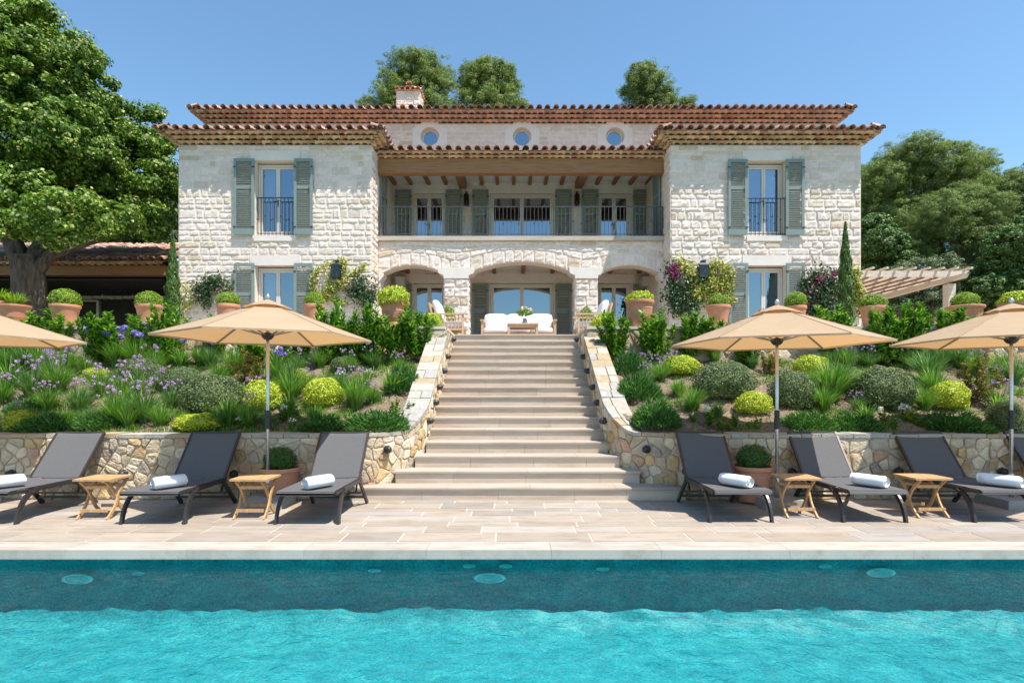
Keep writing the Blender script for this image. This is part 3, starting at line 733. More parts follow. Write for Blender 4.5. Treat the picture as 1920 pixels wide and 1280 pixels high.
for i, (a, b) in enumerate(PIER):
    mb = MB(); mb.box(a, YA, TZ - .1, b, YA + TH, 4.86); pc = vb(mb, 'column', M['mortar_pale'])
    mb = MB(); stone_field(mb, a + 0.002, b - 0.002, TZ, 4.86, [], lambda u, v: (u, YA, v), (0, -1, 0), r, 0.04, (0.2, 0.3), (0.26, 0.5), 0.1)
    stone_field(mb, YA + 0.002, YA + TH, TZ, 4.86, [], (lambda u, v: (b, u, v)) if i == 0 else (lambda u, v: (a, YA + YA + TH - u, v)), (1 if i == 0 else -1, 0, 0), r, 0.03, (0.2, 0.3), (0.26, 0.5), 0.1)
    mb.build('column_stones', M['ashlar'], pc)
    mb = MB(); e = 0.17; pr = [(0.0, 4.862), (0.0, 4.95), (0.05, 4.98), (0.12, 5.0), (e, 5.06), (e, 5.186)]
    for (e0, z0), (e1, z1) in zip(pr, pr[1:]):
        mb.hexa([(a - e0, YA - .05, z0), (b + e0, YA - .05, z0), (b + e0, YA + TH + .03, z0), (a - e0, YA + TH + .03, z0), (a - e1, YA - .05, z1), (b + e1, YA - .05, z1), (b + e1, YA + TH + .03, z1), (a - e1, YA + TH + .03, z1)])
    mb.build('capital', M['dressed'], pc)
for X_, sg in ((ARCH[0][0], 1), (ARCH[2][1], -1)):   # corbels carrying the outer springings
    mb = MB(); pr = [(0.0, 4.80), (0.04, 4.86), (0.10, 4.93), (0.11, 5.02)]
    for (e0, z0), (e1, z1) in zip(pr, pr[1:]):
        aa = [X_ - sg * 0.05, X_ + sg * e0]; bb_ = [X_ - sg * 0.05, X_ + sg * e1]
        mb.hexa([(aa[0], YA - .03, z0), (aa[1], YA - .03, z0), (aa[1], YA + .4, z0), (aa[0], YA + .4, z0), (bb_[0], YA - .03, z1), (bb_[1], YA - .03, z1), (bb_[1], YA + .4, z1), (bb_[0], YA + .4, z1)])
    vb(mb, 'corbel', M['dressed'])
# balcony slab + floor + ceilings
mb = MB(); mb.c = (0.50, 0.44, 0.37); mb.box(AX0 - 0.03, YA - 0.09, ZB0, AX1 + 0.03, YB - 0.01, ZB1); vb(mb, 'balcony_slab', M['step'])
mb = MB(); mb.hexa([(AX0, YA + 0.1, 8.42), (AX1, YA + 0.1, 8.42), (AX1, YB, 8.60), (AX0, YB, 8.60), (AX0, YA + 0.1, 8.46), (AX1, YA + 0.1, 8.46), (AX1, YB, 8.64), (AX0, YB, 8.64)])
mb.box(AX0, YA + TH + 0.002, 5.60, AX1, YB - 0.02, 5.64)
vb(mb, 'loggia_ceiling', M['plaster'])
mb = MB(); mb.box(AX0 + 0.02, YA - 0.05, wz(324, 17.05), AX1 - 0.02, YA + 0.22, wz(297, 17.05)); vb(mb, 'beam', M['wood_beam'])
for px in (735, 766, 800, 833, 866, 902, 932, 963, 994, 1024, 1055, 1088, 1123, 1155, 1187, 1219):
    x = wx(px, 18.9); big = px in (866, 1088); hw = 0.12 if big else 0.055; dz = 0.24 if big else 0.11
    mb = MB(); mb.hexa([(x - hw, YA + .221, 8.42 - dz), (x + hw, YA + .221, 8.42 - dz), (x + hw, YB - .02, 8.597 - dz), (x - hw, YB - .02, 8.597 - dz), (x - hw, YA + .221, 8.415), (x + hw, YA + .221, 8.415), (x + hw, YB - .02, 8.595), (x - hw, YB - .02, 8.595)])
    vb(mb, 'rafter', M['wood_beam'])
for k in range(9):
    x = AX0 + 0.5 + k * 0.98; mb = MB(); mb.box(x - .06, YA + TH + .003, 5.47, x + .06, YB - .03, 5.597); vb(mb, 'rafter', M['wood_beam'])
# back wall of the loggia and the upper block
BW0, BW1 = wx(390, YB), wx(1567, YB); ZTOP = wz(232, YB)
bd = lambda a, b, t, z0: (wx(a, YB), z0, wx(b, YB), t)
zU = wz(363, YB); zL = wz(531, YB)
DO = [bd(774, 835, zU, ZB1 + .005), bd(919, 1038, zU, ZB1 + .005), bd(1121, 1182, zU, ZB1 + .005), bd(774, 835, zL, TZ), bd(919, 1038, zL, TZ), bd(1121, 1182, zL, TZ)]
OC = [(wx(p, YB), 10.15) for p in (806, 979, 1153)]; OR = 0.315
och = [(x - 0.385, z - 0.385, x + 0.385, z + 0.385) for x, z in OC]
mb = MB(); fnb = lambda u, v: (u, YB, v)
us = sorted({BW0, BW1} | {h[0] for h in DO + och} | {h[2] for h in DO + och})
wall_holes(mb, BW0, BW1, TZ - .1, ZTOP, DO, fnb, (0, 1, 0), 0.12) if False else None
hs = DO + och
uu = sorted({BW0, BW1} | {h[0] for h in hs} | {h[2] for h in hs}); vv = sorted({TZ - .1, ZTOP} | {h[1] for h in hs} | {h[3] for h in hs})
for a, b in zip(uu, uu[1:]):
    for c, d in zip(vv, vv[1:]):
        if any(h[0] < (a + b) / 2 < h[2] and h[1] < (c + d) / 2 < h[3] for h in hs): continue
        mb.poly([(a, YB, c), (b, YB, c), (b, YB, d), (a, YB, d)])
for h in DO:
    P = [(h[0], h[1]), (h[2], h[1]), (h[2], h[3]), (h[0], h[3])]
    for k in range(4):
        a, b = P[k], P[(k + 1) % 4]; mb.poly([(a[0], YB, a[1]), (b[0], YB, b[1]), (b[0], YB + .14, b[1]), (a[0], YB + .14, a[1])])
for x_ in (BW0, BW1): mb.poly([(x_, YB, TZ - .1), (x_, YB + 8, TZ - .1), (x_, YB + 8, ZTOP), (x_, YB, ZTOP)])
mb.poly([(BW0, YB + 8, TZ - .1), (BW1, YB + 8, TZ - .1), (BW1, YB + 8, ZTOP), (BW0, YB + 8, ZTOP)])
vb(mb, 'wall', M['mortar_pale'])
mb = MB()
lint = [(h[0] - 0.12, h[3], h[2] + 0.12, h[3] + (0.30 if h[2] - h[0] < 1.5 else 0.36)) for h in DO]
stone_field(mb, AX0, AX1, TZ, 5.55, DO + lint, fnb, (0, -1, 0), r, 0.012, (0.2, 0.34), (0.35, 0.8), 0.05, 0.95, 0.3, 0.006)
vb(mb, 'stone_cladding', M['ashlar']); mb = MB()
stone_field(mb, AX0, AX1, ZB1, 8.6, DO + lint, fnb, (0, -1, 0), r, 0.012, (0.2, 0.34), (0.35, 0.8), 0.05, 0.95, 0.3, 0.006)
vb(mb, 'stone_cladding', M['ashlar']); mb = MB()
stone_field(mb, BW0, BW1, 9.35, ZTOP, [(x - 0.5, z - 0.5, x + 0.5, z + 0.5) for x, z in OC], fnb, (0, -1, 0), r, 0.008, (0.14, 0.24), (0.3, 0.75), -0.1, 0.93, 0.3, 0.006)
vb(mb, 'stone_cladding', M['ashlar'])
for h in lint:
    mb = MB(); mb.box(h[0] + .003, YB - 0.015, h[1] + .003, h[2] - .003, YB + .05, h[3] - .003); vb(mb, 'lintel', M['dressed'])
# oculi
for (x, z) in OC:
    mb = MB(); n = 48; yo = YB - 0.02
    # cross shaped surround: square rim to circle
    def sq(t, R=0.5):
        c, s_ = math.cos(t), math.sin(t); k = R / max(abs(c), abs(s_)); X, Z_ = c * k, s_ * k
        if abs(abs(X) - abs(Z_)) < 1: 
            if abs(X) > 0.36 and abs(Z_) > 0.36: k2 = 0.40 / max(abs(c), abs(s_)); X, Z_ = c * k2, s_ * k2
        return x + X * (1.18 if abs(Z_) < 0.36 else 1), z + Z_
    A = [mb.v((sq(2 * PI * k / n)[0], yo, sq(2 * PI * k / n)[1])) for k in range(n)]
    B = [mb.v((x + OR * math.cos(2 * PI * k / n), yo, z + OR * math.sin(2 * PI * k / n))) for k in range(n)]
    Cc = [mb.v((x + OR * .97 * math.cos(2 * PI * k / n), yo + 0.30, z + OR * .97 * math.sin(2 * PI * k / n))) for k in range(n)]
    D = [mb.v((sq(2 * PI * k / n)[0], yo + 0.03, sq(2 * PI * k / n)[1])) for k in range(n)]
    for k in range(n):
        q = (k + 1) % n; mb.f(A[k], A[q], B[q], B[k]); mb.f(B[k], B[q], Cc[q], Cc[k]); mb.f(A[k], A[q], D[q], D[k])
    rw = vb(mb, 'round_window', M['dressed'])
    mb = MB()
    R0 = OR * .97; prs = [(R0, 0.20), (R0 - 0.015, 0.19), (R0 - 0.06, 0.19), (R0 - 0.065, 0.215)]
    rings = [[mb.v((x + a * math.cos(2 * PI * k / n), yo + y_, z + a * math.sin(2 * PI * k / n))) for k in range(n)] for a, y_ in prs]
    for a, b in zip(rings, rings[1:]):
        for k in range(n): mb.f(a[k], a[(k + 1) % n], b[(k + 1) % n], b[k])
    mb.build('window_frame', M['frame'], rw)
    mb = MB(); mb.f(*[mb.v((x + (R0 - .06) * math.cos(2 * PI * k / n), yo + .205, z + (R0 - .06) * math.sin(2 * PI * k / n))) for k in range(n)][::-1]); mb.build('pane', M['glass'], rw)
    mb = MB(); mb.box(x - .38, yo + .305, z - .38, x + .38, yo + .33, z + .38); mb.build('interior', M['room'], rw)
# ---- windows and doors
def french_window(x0, x1, z0, z1, y, leaves=2, fw=0.06, lw=0.055, curtain=0, rail=0.12, name='window', deep=0.9):
    """y = face of the frame"""
    mb = MB(); d = 0.07
    mb.box(x0, y, z0, x0 + fw, y + d, z1); mb.box(x1 - fw, y, z0, x1, y + d, z1); mb.box(x0 + fw, y + .001, z1 - fw * 1.2, x1 - fw, y + d, z1); mb.box(x0 + fw, y + .001, z0, x1 - fw, y + d, z0 + 0.04)
    a0 = x0 + fw + .004; a1 = x1 - fw - .004; W_ = (a1 - a0) / leaves; yl = y + .012
    wn_ = vb(mb, name, M['frame'])
    panes = []
    mb = MB()
    for k in range(leaves):
        l0 = a0 + W_ * k + .002; l1 = a0 + W_ * (k + 1) - .002; t0 = z0 + 0.045; t1 = z1 - fw * 1.2 - .004
        mb.box(l0, yl, t0, l0 + lw, yl + .05, t1); mb.box(l1 - lw, yl, t0, l1, yl + .05, t1); mb.box(l0 + lw, yl + .001, t1 - lw, l1 - lw, yl + .05, t1); mb.box(l0 + lw, yl + .001, t0, l1 - lw, yl + .05, t0 + rail)
        panes.append((l0 + lw, t0 + rail, l1 - lw, t1 - lw))
    mb.build('window_frame', M['frame'], wn_)
    for p in panes:
        mb = MB(); mb.poly([(p[0], yl + .028, p[1]), (p[2], yl + .028, p[1]), (p[2], yl + .028, p[3]), (p[0], yl + .028, p[3])]); mb.build('pane', M['glass'], wn_)
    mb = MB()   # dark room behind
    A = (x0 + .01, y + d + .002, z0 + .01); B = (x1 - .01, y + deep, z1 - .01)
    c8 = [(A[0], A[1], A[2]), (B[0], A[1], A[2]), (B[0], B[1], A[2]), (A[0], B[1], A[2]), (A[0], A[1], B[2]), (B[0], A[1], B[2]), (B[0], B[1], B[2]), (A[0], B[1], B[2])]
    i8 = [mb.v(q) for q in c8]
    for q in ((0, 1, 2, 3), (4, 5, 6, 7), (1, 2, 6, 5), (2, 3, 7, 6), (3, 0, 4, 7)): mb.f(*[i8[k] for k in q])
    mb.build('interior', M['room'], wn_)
    if curtain:
        mb = MB(); cx0 = x0 + .07 if curtain > 0 else x1 - .40; n = 40; cw = 0.33
        A = [mb.v((cx0 + cw * k / n, y + .2 + .025 * math.sin(k * 1.25), z0 + .03)) for k in range(n + 1)]; B = [mb.v((cx0 + cw * k / n, y + .2 + .02 * math.sin(k * 1.25), z1 - .05)) for k in range(n + 1)]
        for k in range(n): mb.f(A[k], A[k + 1], B[k + 1], B[k])
        mb.build('curtain', M['curtain'], wn_, True)
    if z0 < ZB1 + 0.1 and leaves == 2 and x1 - x0 < 1.5:
        mb = MB(); xm = (x0 + x1) / 2; zz = z0 + 1.0; mb.box(xm - .015, yl - .01, zz - .11, xm + .015, yl - .001, zz + .09); mb.tube([(xm, yl - .03, zz + .04), (xm - .11, yl - .03, zz + .04)], .009, 6); mb.tube([(xm, yl, zz + .04), (xm, yl - .035, zz + .04)], .009, 6)
        mb.build('handle', M['iron'], wn_)
    return wn_
for s, a, b in ((-1, wx(478, YT), wx(554, YT)), (1, wx(1401, YT), wx(1474, YT))):
    french_window(a + .015, b - .015, mz(442) + .01, mz(302) - .03, YT + 0.20, curtain=-s)
    french_window(a + .015, b - .015, TZ, mz(498) - .03, YT + 0.20, curtain=-s)
for i, h in enumerate(DO):
    french_window(h[0] + .01, h[2] - .01, h[1], h[3] - .02, YB + 0.04, fw=.05, lw=.06, rail=.10)
def shutter_mesh(W_, H_, two=True):
    mb = MB(); t = 0.038; st_ = 0.075
    mb.box(0, 0, 0, st_, t, H_); mb.box(W_ - st_, 0, 0, W_, t, H_)
    rails = [(0, 0.17), (H_ * 0.60, H_ * 0.60 + 0.10), (H_ - 0.09, H_)] if two else [(0, .15), (H_ - .1, H_)]
    for a, b in rails: mb.box(st_ + .001, .001, a, W_ - st_ - .001, t - .001, b)
    for (a, b), (c, d) in zip(rails, rails[1:]):
        z = b + .03
        while z < c - .012:
            mb.cbox((W_ / 2, t / 2, z), (W_ - 2 * st_ - .004, 0.042, 0.009), Matrix.Rotation(math.radians(38), 3, 'X')); z += 0.052
    mb.m = 1
    for z in (0.2, H_ - 0.25): mb.box(-.02, -.012, z, .06, -.002, z + .03); mb.box(W_ - .06, -.012, z, W_ + .02, -.002, z + .03)
    mb.tube([(W_ - .1, -.012, H_ * .63), (W_ - .1, -.015, H_ * .63 - .18)], .008, 5)
    me = bpy.data.meshes.new('shutter'); me.from_pydata(mb.V, [], mb.Fc); me.materials.append(M['shutter']); me.materials.append(M['iron'])
    me.polygons.foreach_set('material_index', mb.mi); return me
SH = {}
def shutter(x, y, z0, W_, H_, rz=0, hw=True):
    k = (round(W_, 2), round(H_, 2))
    if k not in SH: SH[k] = shutter_mesh(*k)
    o = bpy.data.objects.new('shutter', SH[k]); COL.objects.link(o); o.parent = villa; o.location = Vector((x, y, z0)) + VO; o.rotation_euler = (0, 0, rz)
    return o
HU = mz(299.5) - mz(441); ys_ = YT - 0.10
for (a, b) in ((438, 476), (551, 586)): shutter(wx(a, ys_), ys_, mz(441), wx(b, ys_) - wx(a, ys_), HU); shutter(wx(a, ys_), ys_, TZ + .02, wx(b, ys_) - wx(a, ys_), mz(496) - TZ)
for (a, b) in ((1366, 1402), (1474, 1509)): shutter(wx(a, ys_), ys_, mz(442), wx(b, ys_) - wx(a, ys_), HU); shutter(wx(a + 1, ys_), ys_, TZ + .02, wx(b, ys_) - wx(a, ys_), mz(496) - TZ)
for base, hh in ((ZB1 + .01, 2.20), (TZ + .01, 2.32)):
    for (a, b) in ((742, 772), (836, 866), (886, 917), (1041, 1072), (1091, 1121), (1187, 1217)):
        shutter(wx(a, YB), YB - .07, base, 0.55, hh)
    shutter(wx(712, YA + 1.6) + .0, YA + 1.6, base, .55, hh, math.radians(78)); shutter(wx(1232, YA + 1.5) + .1, YA + 1.5, base, .55, hh, math.radians(102))
# side shutters of the tower windows that open to the balcony
shutter(AX0 + .06, YA + .25, ZB1 + .01, .55, 2.2, math.radians(84)); shutter(AX1 - .05, YA + .25, ZB1 + .01, .55, 2.2, math.radians(96))
# railings
def railing(x0, x1, y, z0, z1, step, posts=(), mat='iron'):
    mb = MB(); mb.bar((x0, y, z1), (x1, y, z1), .030, .022); mb.bar((x0, y, z0 + .07), (x1, y, z0 + .07), .022, .016)
    n = max(2, round((x1 - x0) / step)); rr = MB()
    for k in range(n + 1):
        x = x0 + (x1 - x0) * k / n; w_ = .013
        mb.box(x - w_ / 2, y - w_ / 2, z0 + .02, x + w_ / 2, y + w_ / 2, z1 - .01)
        if k % 2 == 0:
            zc = z0 + (z1 - z0) * (.52 if k % 4 else .44); mb.cbox((x, y, zc), (.034, .034, .034), Matrix.Rotation(.8, 3, 'Z'))
    for x in posts: mb.box(x - .017, y - .017, z0, x + .017, y + .017, z1)
    return vb(mb, 'railing', M[mat])
railing(AX0 + .03, AX1 - .03, YA - .02, ZB1, wz(387, 17.05), .117, (AX0 + .05, wx(978, 17.08), AX1 - .05, wx(802, 17.08), wx(1155, 17.08)), 'iron_grey')
railing(wx(480, YT) + .02, wx(554, YT), YT + .05, mz(441.5), mz(370), .115); railing(wx(1402, YT), wx(1473, YT), YT + .05, mz(442), mz(371), .115)
# speakers under the arcade
for px in (749, 1213):
    mb = MB(); x = wx(px, 18.8); mb.hexa([(x - .14, 18.9, 4.98), (x + .14, 18.9, 4.98), (x + .14, 19.3, 4.98), (x - .14, 19.3, 4.98), (x - .15, 18.82, 5.27), (x + .15, 18.82, 5.27), (x + .15, 19.3, 5.27), (x - .15, 19.3, 5.27)]); mb.box(x - .02, 19.3, 5.1, x + .02, 19.4, 5.16)
    tag(mb.build('loudspeaker', M['speaker']), 'small white loudspeaker on the wall under the %s arch beside the shutter' % ('left' if px < 900 else 'right'), 'speaker', 'speakers under the arcade')
# ---- genoise cornices and roof edges
def tile_col(r, kind='ochre'):
    k = r.random(); b = r.uniform(0.75, 1.2)
    if kind == 'ochre': c = (0.60, 0.41, 0.25) if k < .5 else (0.54, 0.32, 0.19) if k < .75 else (0.68, 0.50, 0.31)
    elif kind == 'red': c = (0.60, 0.36, 0.26) if k < .6 else (0.58, 0.40, 0.30) if k < .85 else (0.48, 0.29, 0.21)
    else: c = (0.44, 0.26, 0.19) if k < .45 else (0.56, 0.38, 0.30) if k < .75 else (0.30, 0.20, 0.16)
    return tuple(b * q for q in c)
def genoise(mb, A, B, out, z0, rows, r, kind, e0=0.0, e1=0.0, ph=0.090, pr=0.118, pitch=0.212):
    """corbelled rows of half round tiles from A to B (xy), growing in direction out; e0/e1 = 1 when that end mitres outward"""
    A = Vector((A[0], A[1], 0)); B = Vector((B[0], B[1], 0)); o = Vector((out[0], out[1], 0)); d = (B - A).normalized()
    for k in range(rows):
        p1 = pr * (k + 1); p0 = pr * k - 0.03
        a = A - d * (p1 * e0); b = B + d * (p1 * e1); L = (b - a).length; n = max(1, round(L / pitch)); w_ = L / n
        zb = z0 + ph * k; zt = zb + ph + .0
        for i in range(n):
            mb.c = tile_col(r, kind); S = a + d * (w_ * i); jj = r.uniform(-.008, .008); hh = ph * r.uniform(.52, .66)
            prof = []
            for q in range(9):
                t = q / 8; zz = zb + .004 + hh * math.sin(PI * t) ** 0.8; prof.append((t * w_, zz))
            fo = [mb.v(S + d * t + o * (p1 + jj) + Vector((0, 0, zz))) for t, zz in prof]
            fi = [mb.v(S + d * t + o * (p1 - .022 + jj) + Vector((0, 0, zz + .012))) for t, zz in prof]
            bk = [mb.v(S + d * t + o * p0 + Vector((0, 0, zz + .0))) for t, zz in prof]
            tp = [mb.v(S + d * t + o * (p1 + jj - 0.012) + Vector((0, 0, zt))) for t, zz in prof]
            mid = [mb.v(S + d * t + o * (p1 + jj) + Vector((0, 0, min(zz + .012, zt - .003)))) for t, zz in prof]
            for q in range(8):
                mb.f(fo[q], fo[q + 1], mid[q + 1], mid[q]); mb.f(mid[q], mid[q + 1], tp[q + 1], tp[q]); mb.f(fo[q], fo[q + 1], bk[q + 1], bk[q])
        mb.c = (0.42, 0.32, 0.23)
        q = [a + o * p0, b + o * p0, b + o * (p1 - .015), a + o * (p1 - .015)]
        mb.poly([(v_.x, v_.y, zt - .001) for v_ in q])
def cover(mb, P, up, side, L, rr, r, kind='roof', th=0.014, n=8):
    """one canal tile, convex up; P lower centre, up = unit slope direction"""
    nrm = side.cross(up).normalized()
    if nrm.z < 0: nrm = -nrm
    mb.c = tile_col(r, kind); rings = []
    for (t, ra) in ((0, rr), (L, rr * 0.86)):
        for rad in (ra, ra - th):
            rings.append([mb.v(P + up * t + side * (math.cos(PI * k / n) * rad) + nrm * (math.sin(PI * k / n) * rad)) for k in range(n + 1)])
    a0, a1, b0, b1 = rings
    for k in range(n):
        mb.f(a0[k], a0[k + 1], b0[k + 1], b0[k]); mb.f(a1[k], a1[k + 1], b1[k + 1], b1[k]); mb.f(a0[k], a0[k + 1], a1[k + 1], a1[k])
def tiled(mb, A, B, zed, outd, slope, courses, r, kind='roof', pitch=0.285, rr=0.098, ov=0.05, sh0=0.0, sh1=0.0, exp=0.33, clipx=None):
    """rows of canal tiles over an eave line A-B; sh0/sh1: metres lost per metre of run at each end (hips)"""
    A = Vector((A[0], A[1], zed)); B = Vector((B[0], B[1], zed)); d = (B - A).normalized(); o = Vector((outd[0], outd[1], 0))
    up = (-o + Vector((0, 0, slope))).normalized(); n = round((B - A).length / pitch); w_ = (B - A).length / n
    for c in range(courses):
        run = c * exp * math.cos(math.atan(slope))
        for i in range(n + 1):
            t = i * w_
            if t < run * sh0 - .01 or t > (B - A).length - run * sh1 + .01: continue
            P = A + d * (t + r.uniform(-.008, .008)) + up * (c * exp + r.uniform(-.02, .02) - (ov if c == 0 else 0)) + Vector((0, 0, 0.026 + 0.012 * 0 + r.uniform(-.004, .006)))
            cover(mb, P, up, d, exp + 0.07, rr, r, kind)
            if i < n:     # channel tile, concave up
                Q = P + d * (w_ / 2) + up * 0.03 + Vector((0, 0, -.006)); nrm = d.cross(up); nrm = nrm if nrm.z > 0 else -nrm
                mb.c = tile_col(r, kind); R2 = rr * .9
                r0 = [mb.v(Q + d * (math.cos(PI * k / 6) * R2) - nrm * (math.sin(PI * k / 6) * R2 * .55)) for k in range(7)]
                r1 = [mb.v(Q + up * (exp + .05) + d * (math.cos(PI * k / 6) * R2) - nrm * (math.sin(PI * k / 6) * R2 * .55)) for k in range(7)]
                for k in range(6): mb.f(r0[k], r0[k + 1], r1[k + 1], r1[k])
def hip_box(mb, x0, y0, x1, y1, z, slope):
    """hipped roof body under the tiles"""
    W_, D_ = x1 - x0, y1 - y0; m_ = min(W_, D_) / 2; zr = z + m_ * slope
    if W_ > D_: ridge = [(x0 + m_, (y0 + y1) / 2, zr), (x1 - m_, (y0 + y1) / 2, zr)]
    else: ridge = [((x0 + x1) / 2, y0 + m_, zr), ((x0 + x1) / 2, y1 - m_, zr)]
    c = [(x0, y0, z), (x1, y0, z), (x1, y1, z), (x0, y1, z)]
    if W_ > D_: mb.poly([c[0], c[1], ridge[1], ridge[0]]); mb.poly([c[1], c[2], ridge[1]]); mb.poly([c[2], c[3], ridge[0], ridge[1]]); mb.poly([c[3], c[0], ridge[0]])
    else: mb.poly([c[0], c[1], ridge[0]]); mb.poly([c[1], c[2], ridge[1], ridge[0]]); mb.poly([c[2], c[3], ridge[1]]); mb.poly([c[3], c[0], ridge[0], ridge[1]])
    mb.poly(c[::-1])
SL = 0.30
r = random.Random(77)
for s, x0, x1 in ((-1, LTX0, LTX1), (1, RTX0, RTX1)):
    mb = MB(); genoise(mb, (x0, YT), (x1, YT), (0, -1), ZE, 3, r, 'ochre', 1, 1)
    genoise(mb, (x0, YB), (x0, YT), (-1, 0), ZE, 3, r, 'ochre', 0, 1); genoise(mb, (x1, YT), (x1, YB + .0), (1, 0), ZE, 3, r, 'ochre', 1, 0)
    vb(mb, 'cornice', M['tile'])
    ze = ZE + 3 * .090 + .002; e = 0.354 + .05; mb = MB()
    mb.c = (0.45, 0.26, 0.18); hip_box(mb, x0 - e + .03, YT - e + .03, x1 + e - .03, YB + 2.5, ze + 0.004, SL)
    tiled(mb, (x0 - e + .0, YT - e), (x1 + e - .06, YT - e), ze + .0, (0, -1), SL, 7, r, 'roof', sh0=1, sh1=1)
    tiled(mb, (x0 - e, YB), (x0 - e, YT - e + .06), ze + .0, (-1, 0), SL, 7, r, 'roof', sh0=0, sh1=1); tiled(mb, (x1 + e, YT - e + .06), (x1 + e, YB), ze + .0, (1, 0), SL, 7, r, 'roof', sh0=1, sh1=0)
    vb(mb, 'roof', M['tile'])
# balcony roof
mb = MB(); zb2 = wz(298, 17.05); genoise(mb, (AX0 + .02, YA - .05), (AX1 - .02, YA - .05), (0, -1), zb2, 2, r, 'ochre', 0, 0, .085, .10); vb(mb, 'cornice', M['tile'])
mb = MB(); mb.c = (0.45, 0.26, 0.18); ze = zb2 + .172; yv = YA - .05 - .20 - .05
mb.hexa([(AX0, yv + .04, ze), (AX1, yv + .04, ze), (AX1, YB, ze + .01), (AX0, YB, ze + .01), (AX0, yv + .04, ze + .005), (AX1, yv + .04, ze + .005), (AX1, YB, ze + (YB - yv) * SL), (AX0, YB, ze + (YB - yv) * SL)])
tiled(mb, (AX0 - .1, yv), (AX1 + .1, yv), ze + .0, (0, -1), SL, 8, r, 'roof', pitch=.282); vb(mb, 'roof', M['tile'])
# main roof
mb = MB(); genoise(mb, (BW0, YB), (BW1, YB), (0, -1), ZTOP, 3, r, 'red', 1, 1, .100, .130); genoise(mb, (BW0, YB + 8), (BW0, YB), (-1, 0), ZTOP, 3, r, 'red', 0, 1, .100, .130); genoise(mb, (BW1, YB), (BW1, YB + 8), (1, 0), ZTOP, 3, r, 'red', 1, 0, .100, .130)
vb(mb, 'cornice', M['tile'])
mb = MB(); mb.c = (0.45, 0.26, 0.18); ze = ZTOP + .302; e = .39 + .045
hip_box(mb, BW0 - e + .03, YB - e + .03, BW1 + e - .03, YB + 8 + e, ze + .004, SL)
tiled(mb, (BW0 - e + .06, YB - e), (BW1 + e - .06, YB - e), ze + .0, (0, -1), SL, 6, r, 'roof', sh0=1, sh1=1); tiled(mb, (BW0 - e, YB + 6), (BW0 - e, YB - e + .06), ze + .0, (-1, 0), SL, 4, r, 'roof', sh1=1); tiled(mb, (BW1 + e, YB - e + .06), (BW1 + e, YB + 6), ze + .0, (1, 0), SL, 4, r, 'roof', sh0=1)
vb(mb, 'roof', M['tile'])
# chimney
cy = 22.0; cxa, cxb = wx(743, cy), wx(787, cy); zt = wz(170, cy); mb = MB()
mb.box(cxa, cy, 10.5, cxb, cy + .8, zt); ch = vb(mb, 'chimney', M['mortar_pale']); mb = MB()
stone_field(mb, cxa, cxb, 11.6, zt, [], lambda u, v: (u, cy, v), (0, -1, 0), r, .03, (.16, .22), (.2, .4)); stone_field(mb, cy, cy + .8, 11.6, zt, [], lambda u, v: (cxb, u, v), (1, 0, 0), r, .03, (.16, .22), (.2, .4)); mb.build('chimney_stones', M['ashlar'], ch)
mb = MB(); xm = (cxa + cxb) / 2; ym = cy + .4
for k, (hw, z0) in enumerate(((.50, zt), (.24, zt + .20), (.17, zt + .32))):
    mb.c = tile_col(r, 'red'); sl = .1 if k == 0 else .03
    mb.hexa([(xm - hw, ym - hw, z0), (xm + hw, ym - hw, z0), (xm + hw, ym + hw, z0), (xm - hw, ym + hw, z0), (xm - hw + sl * 1.6, ym - hw + sl * 1.6, z0 + sl), (xm + hw - sl * 1.6, ym - hw + sl * 1.6, z0 + sl), (xm + hw - sl * 1.6, ym + hw - sl * 1.6, z0 + sl), (xm - hw + sl * 1.6, ym + hw - sl * 1.6, z0 + sl)])
for i in range(5):
    cover(mb, Vector((xm - .4 + .2 * i, ym - .52, zt + .02)), Vector((0, 1, .25)).normalized(), Vector((1, 0, 0)), .3, .085, r, 'red')
    cover(mb, Vector((xm + .52, ym - .4 + .2 * i, zt + .02)), Vector((-1, 0, .25)).normalized(), Vector((0, 1, 0)), .3, .085, r, 'red')
for dx in (-.17, .1):
    mb.c = tile_col(r, 'red'); mb.box(xm + dx - .05, ym - .2, zt + .1, xm + dx + .07, ym + .2, zt + .20)
cover(mb, Vector((xm, ym - .2, zt + .36)), Vector((0, 1, 0)), Vector((1, 0, 0)), .4, .12, r, 'red')
mb.build('chimney_cap', M['tile'], ch)
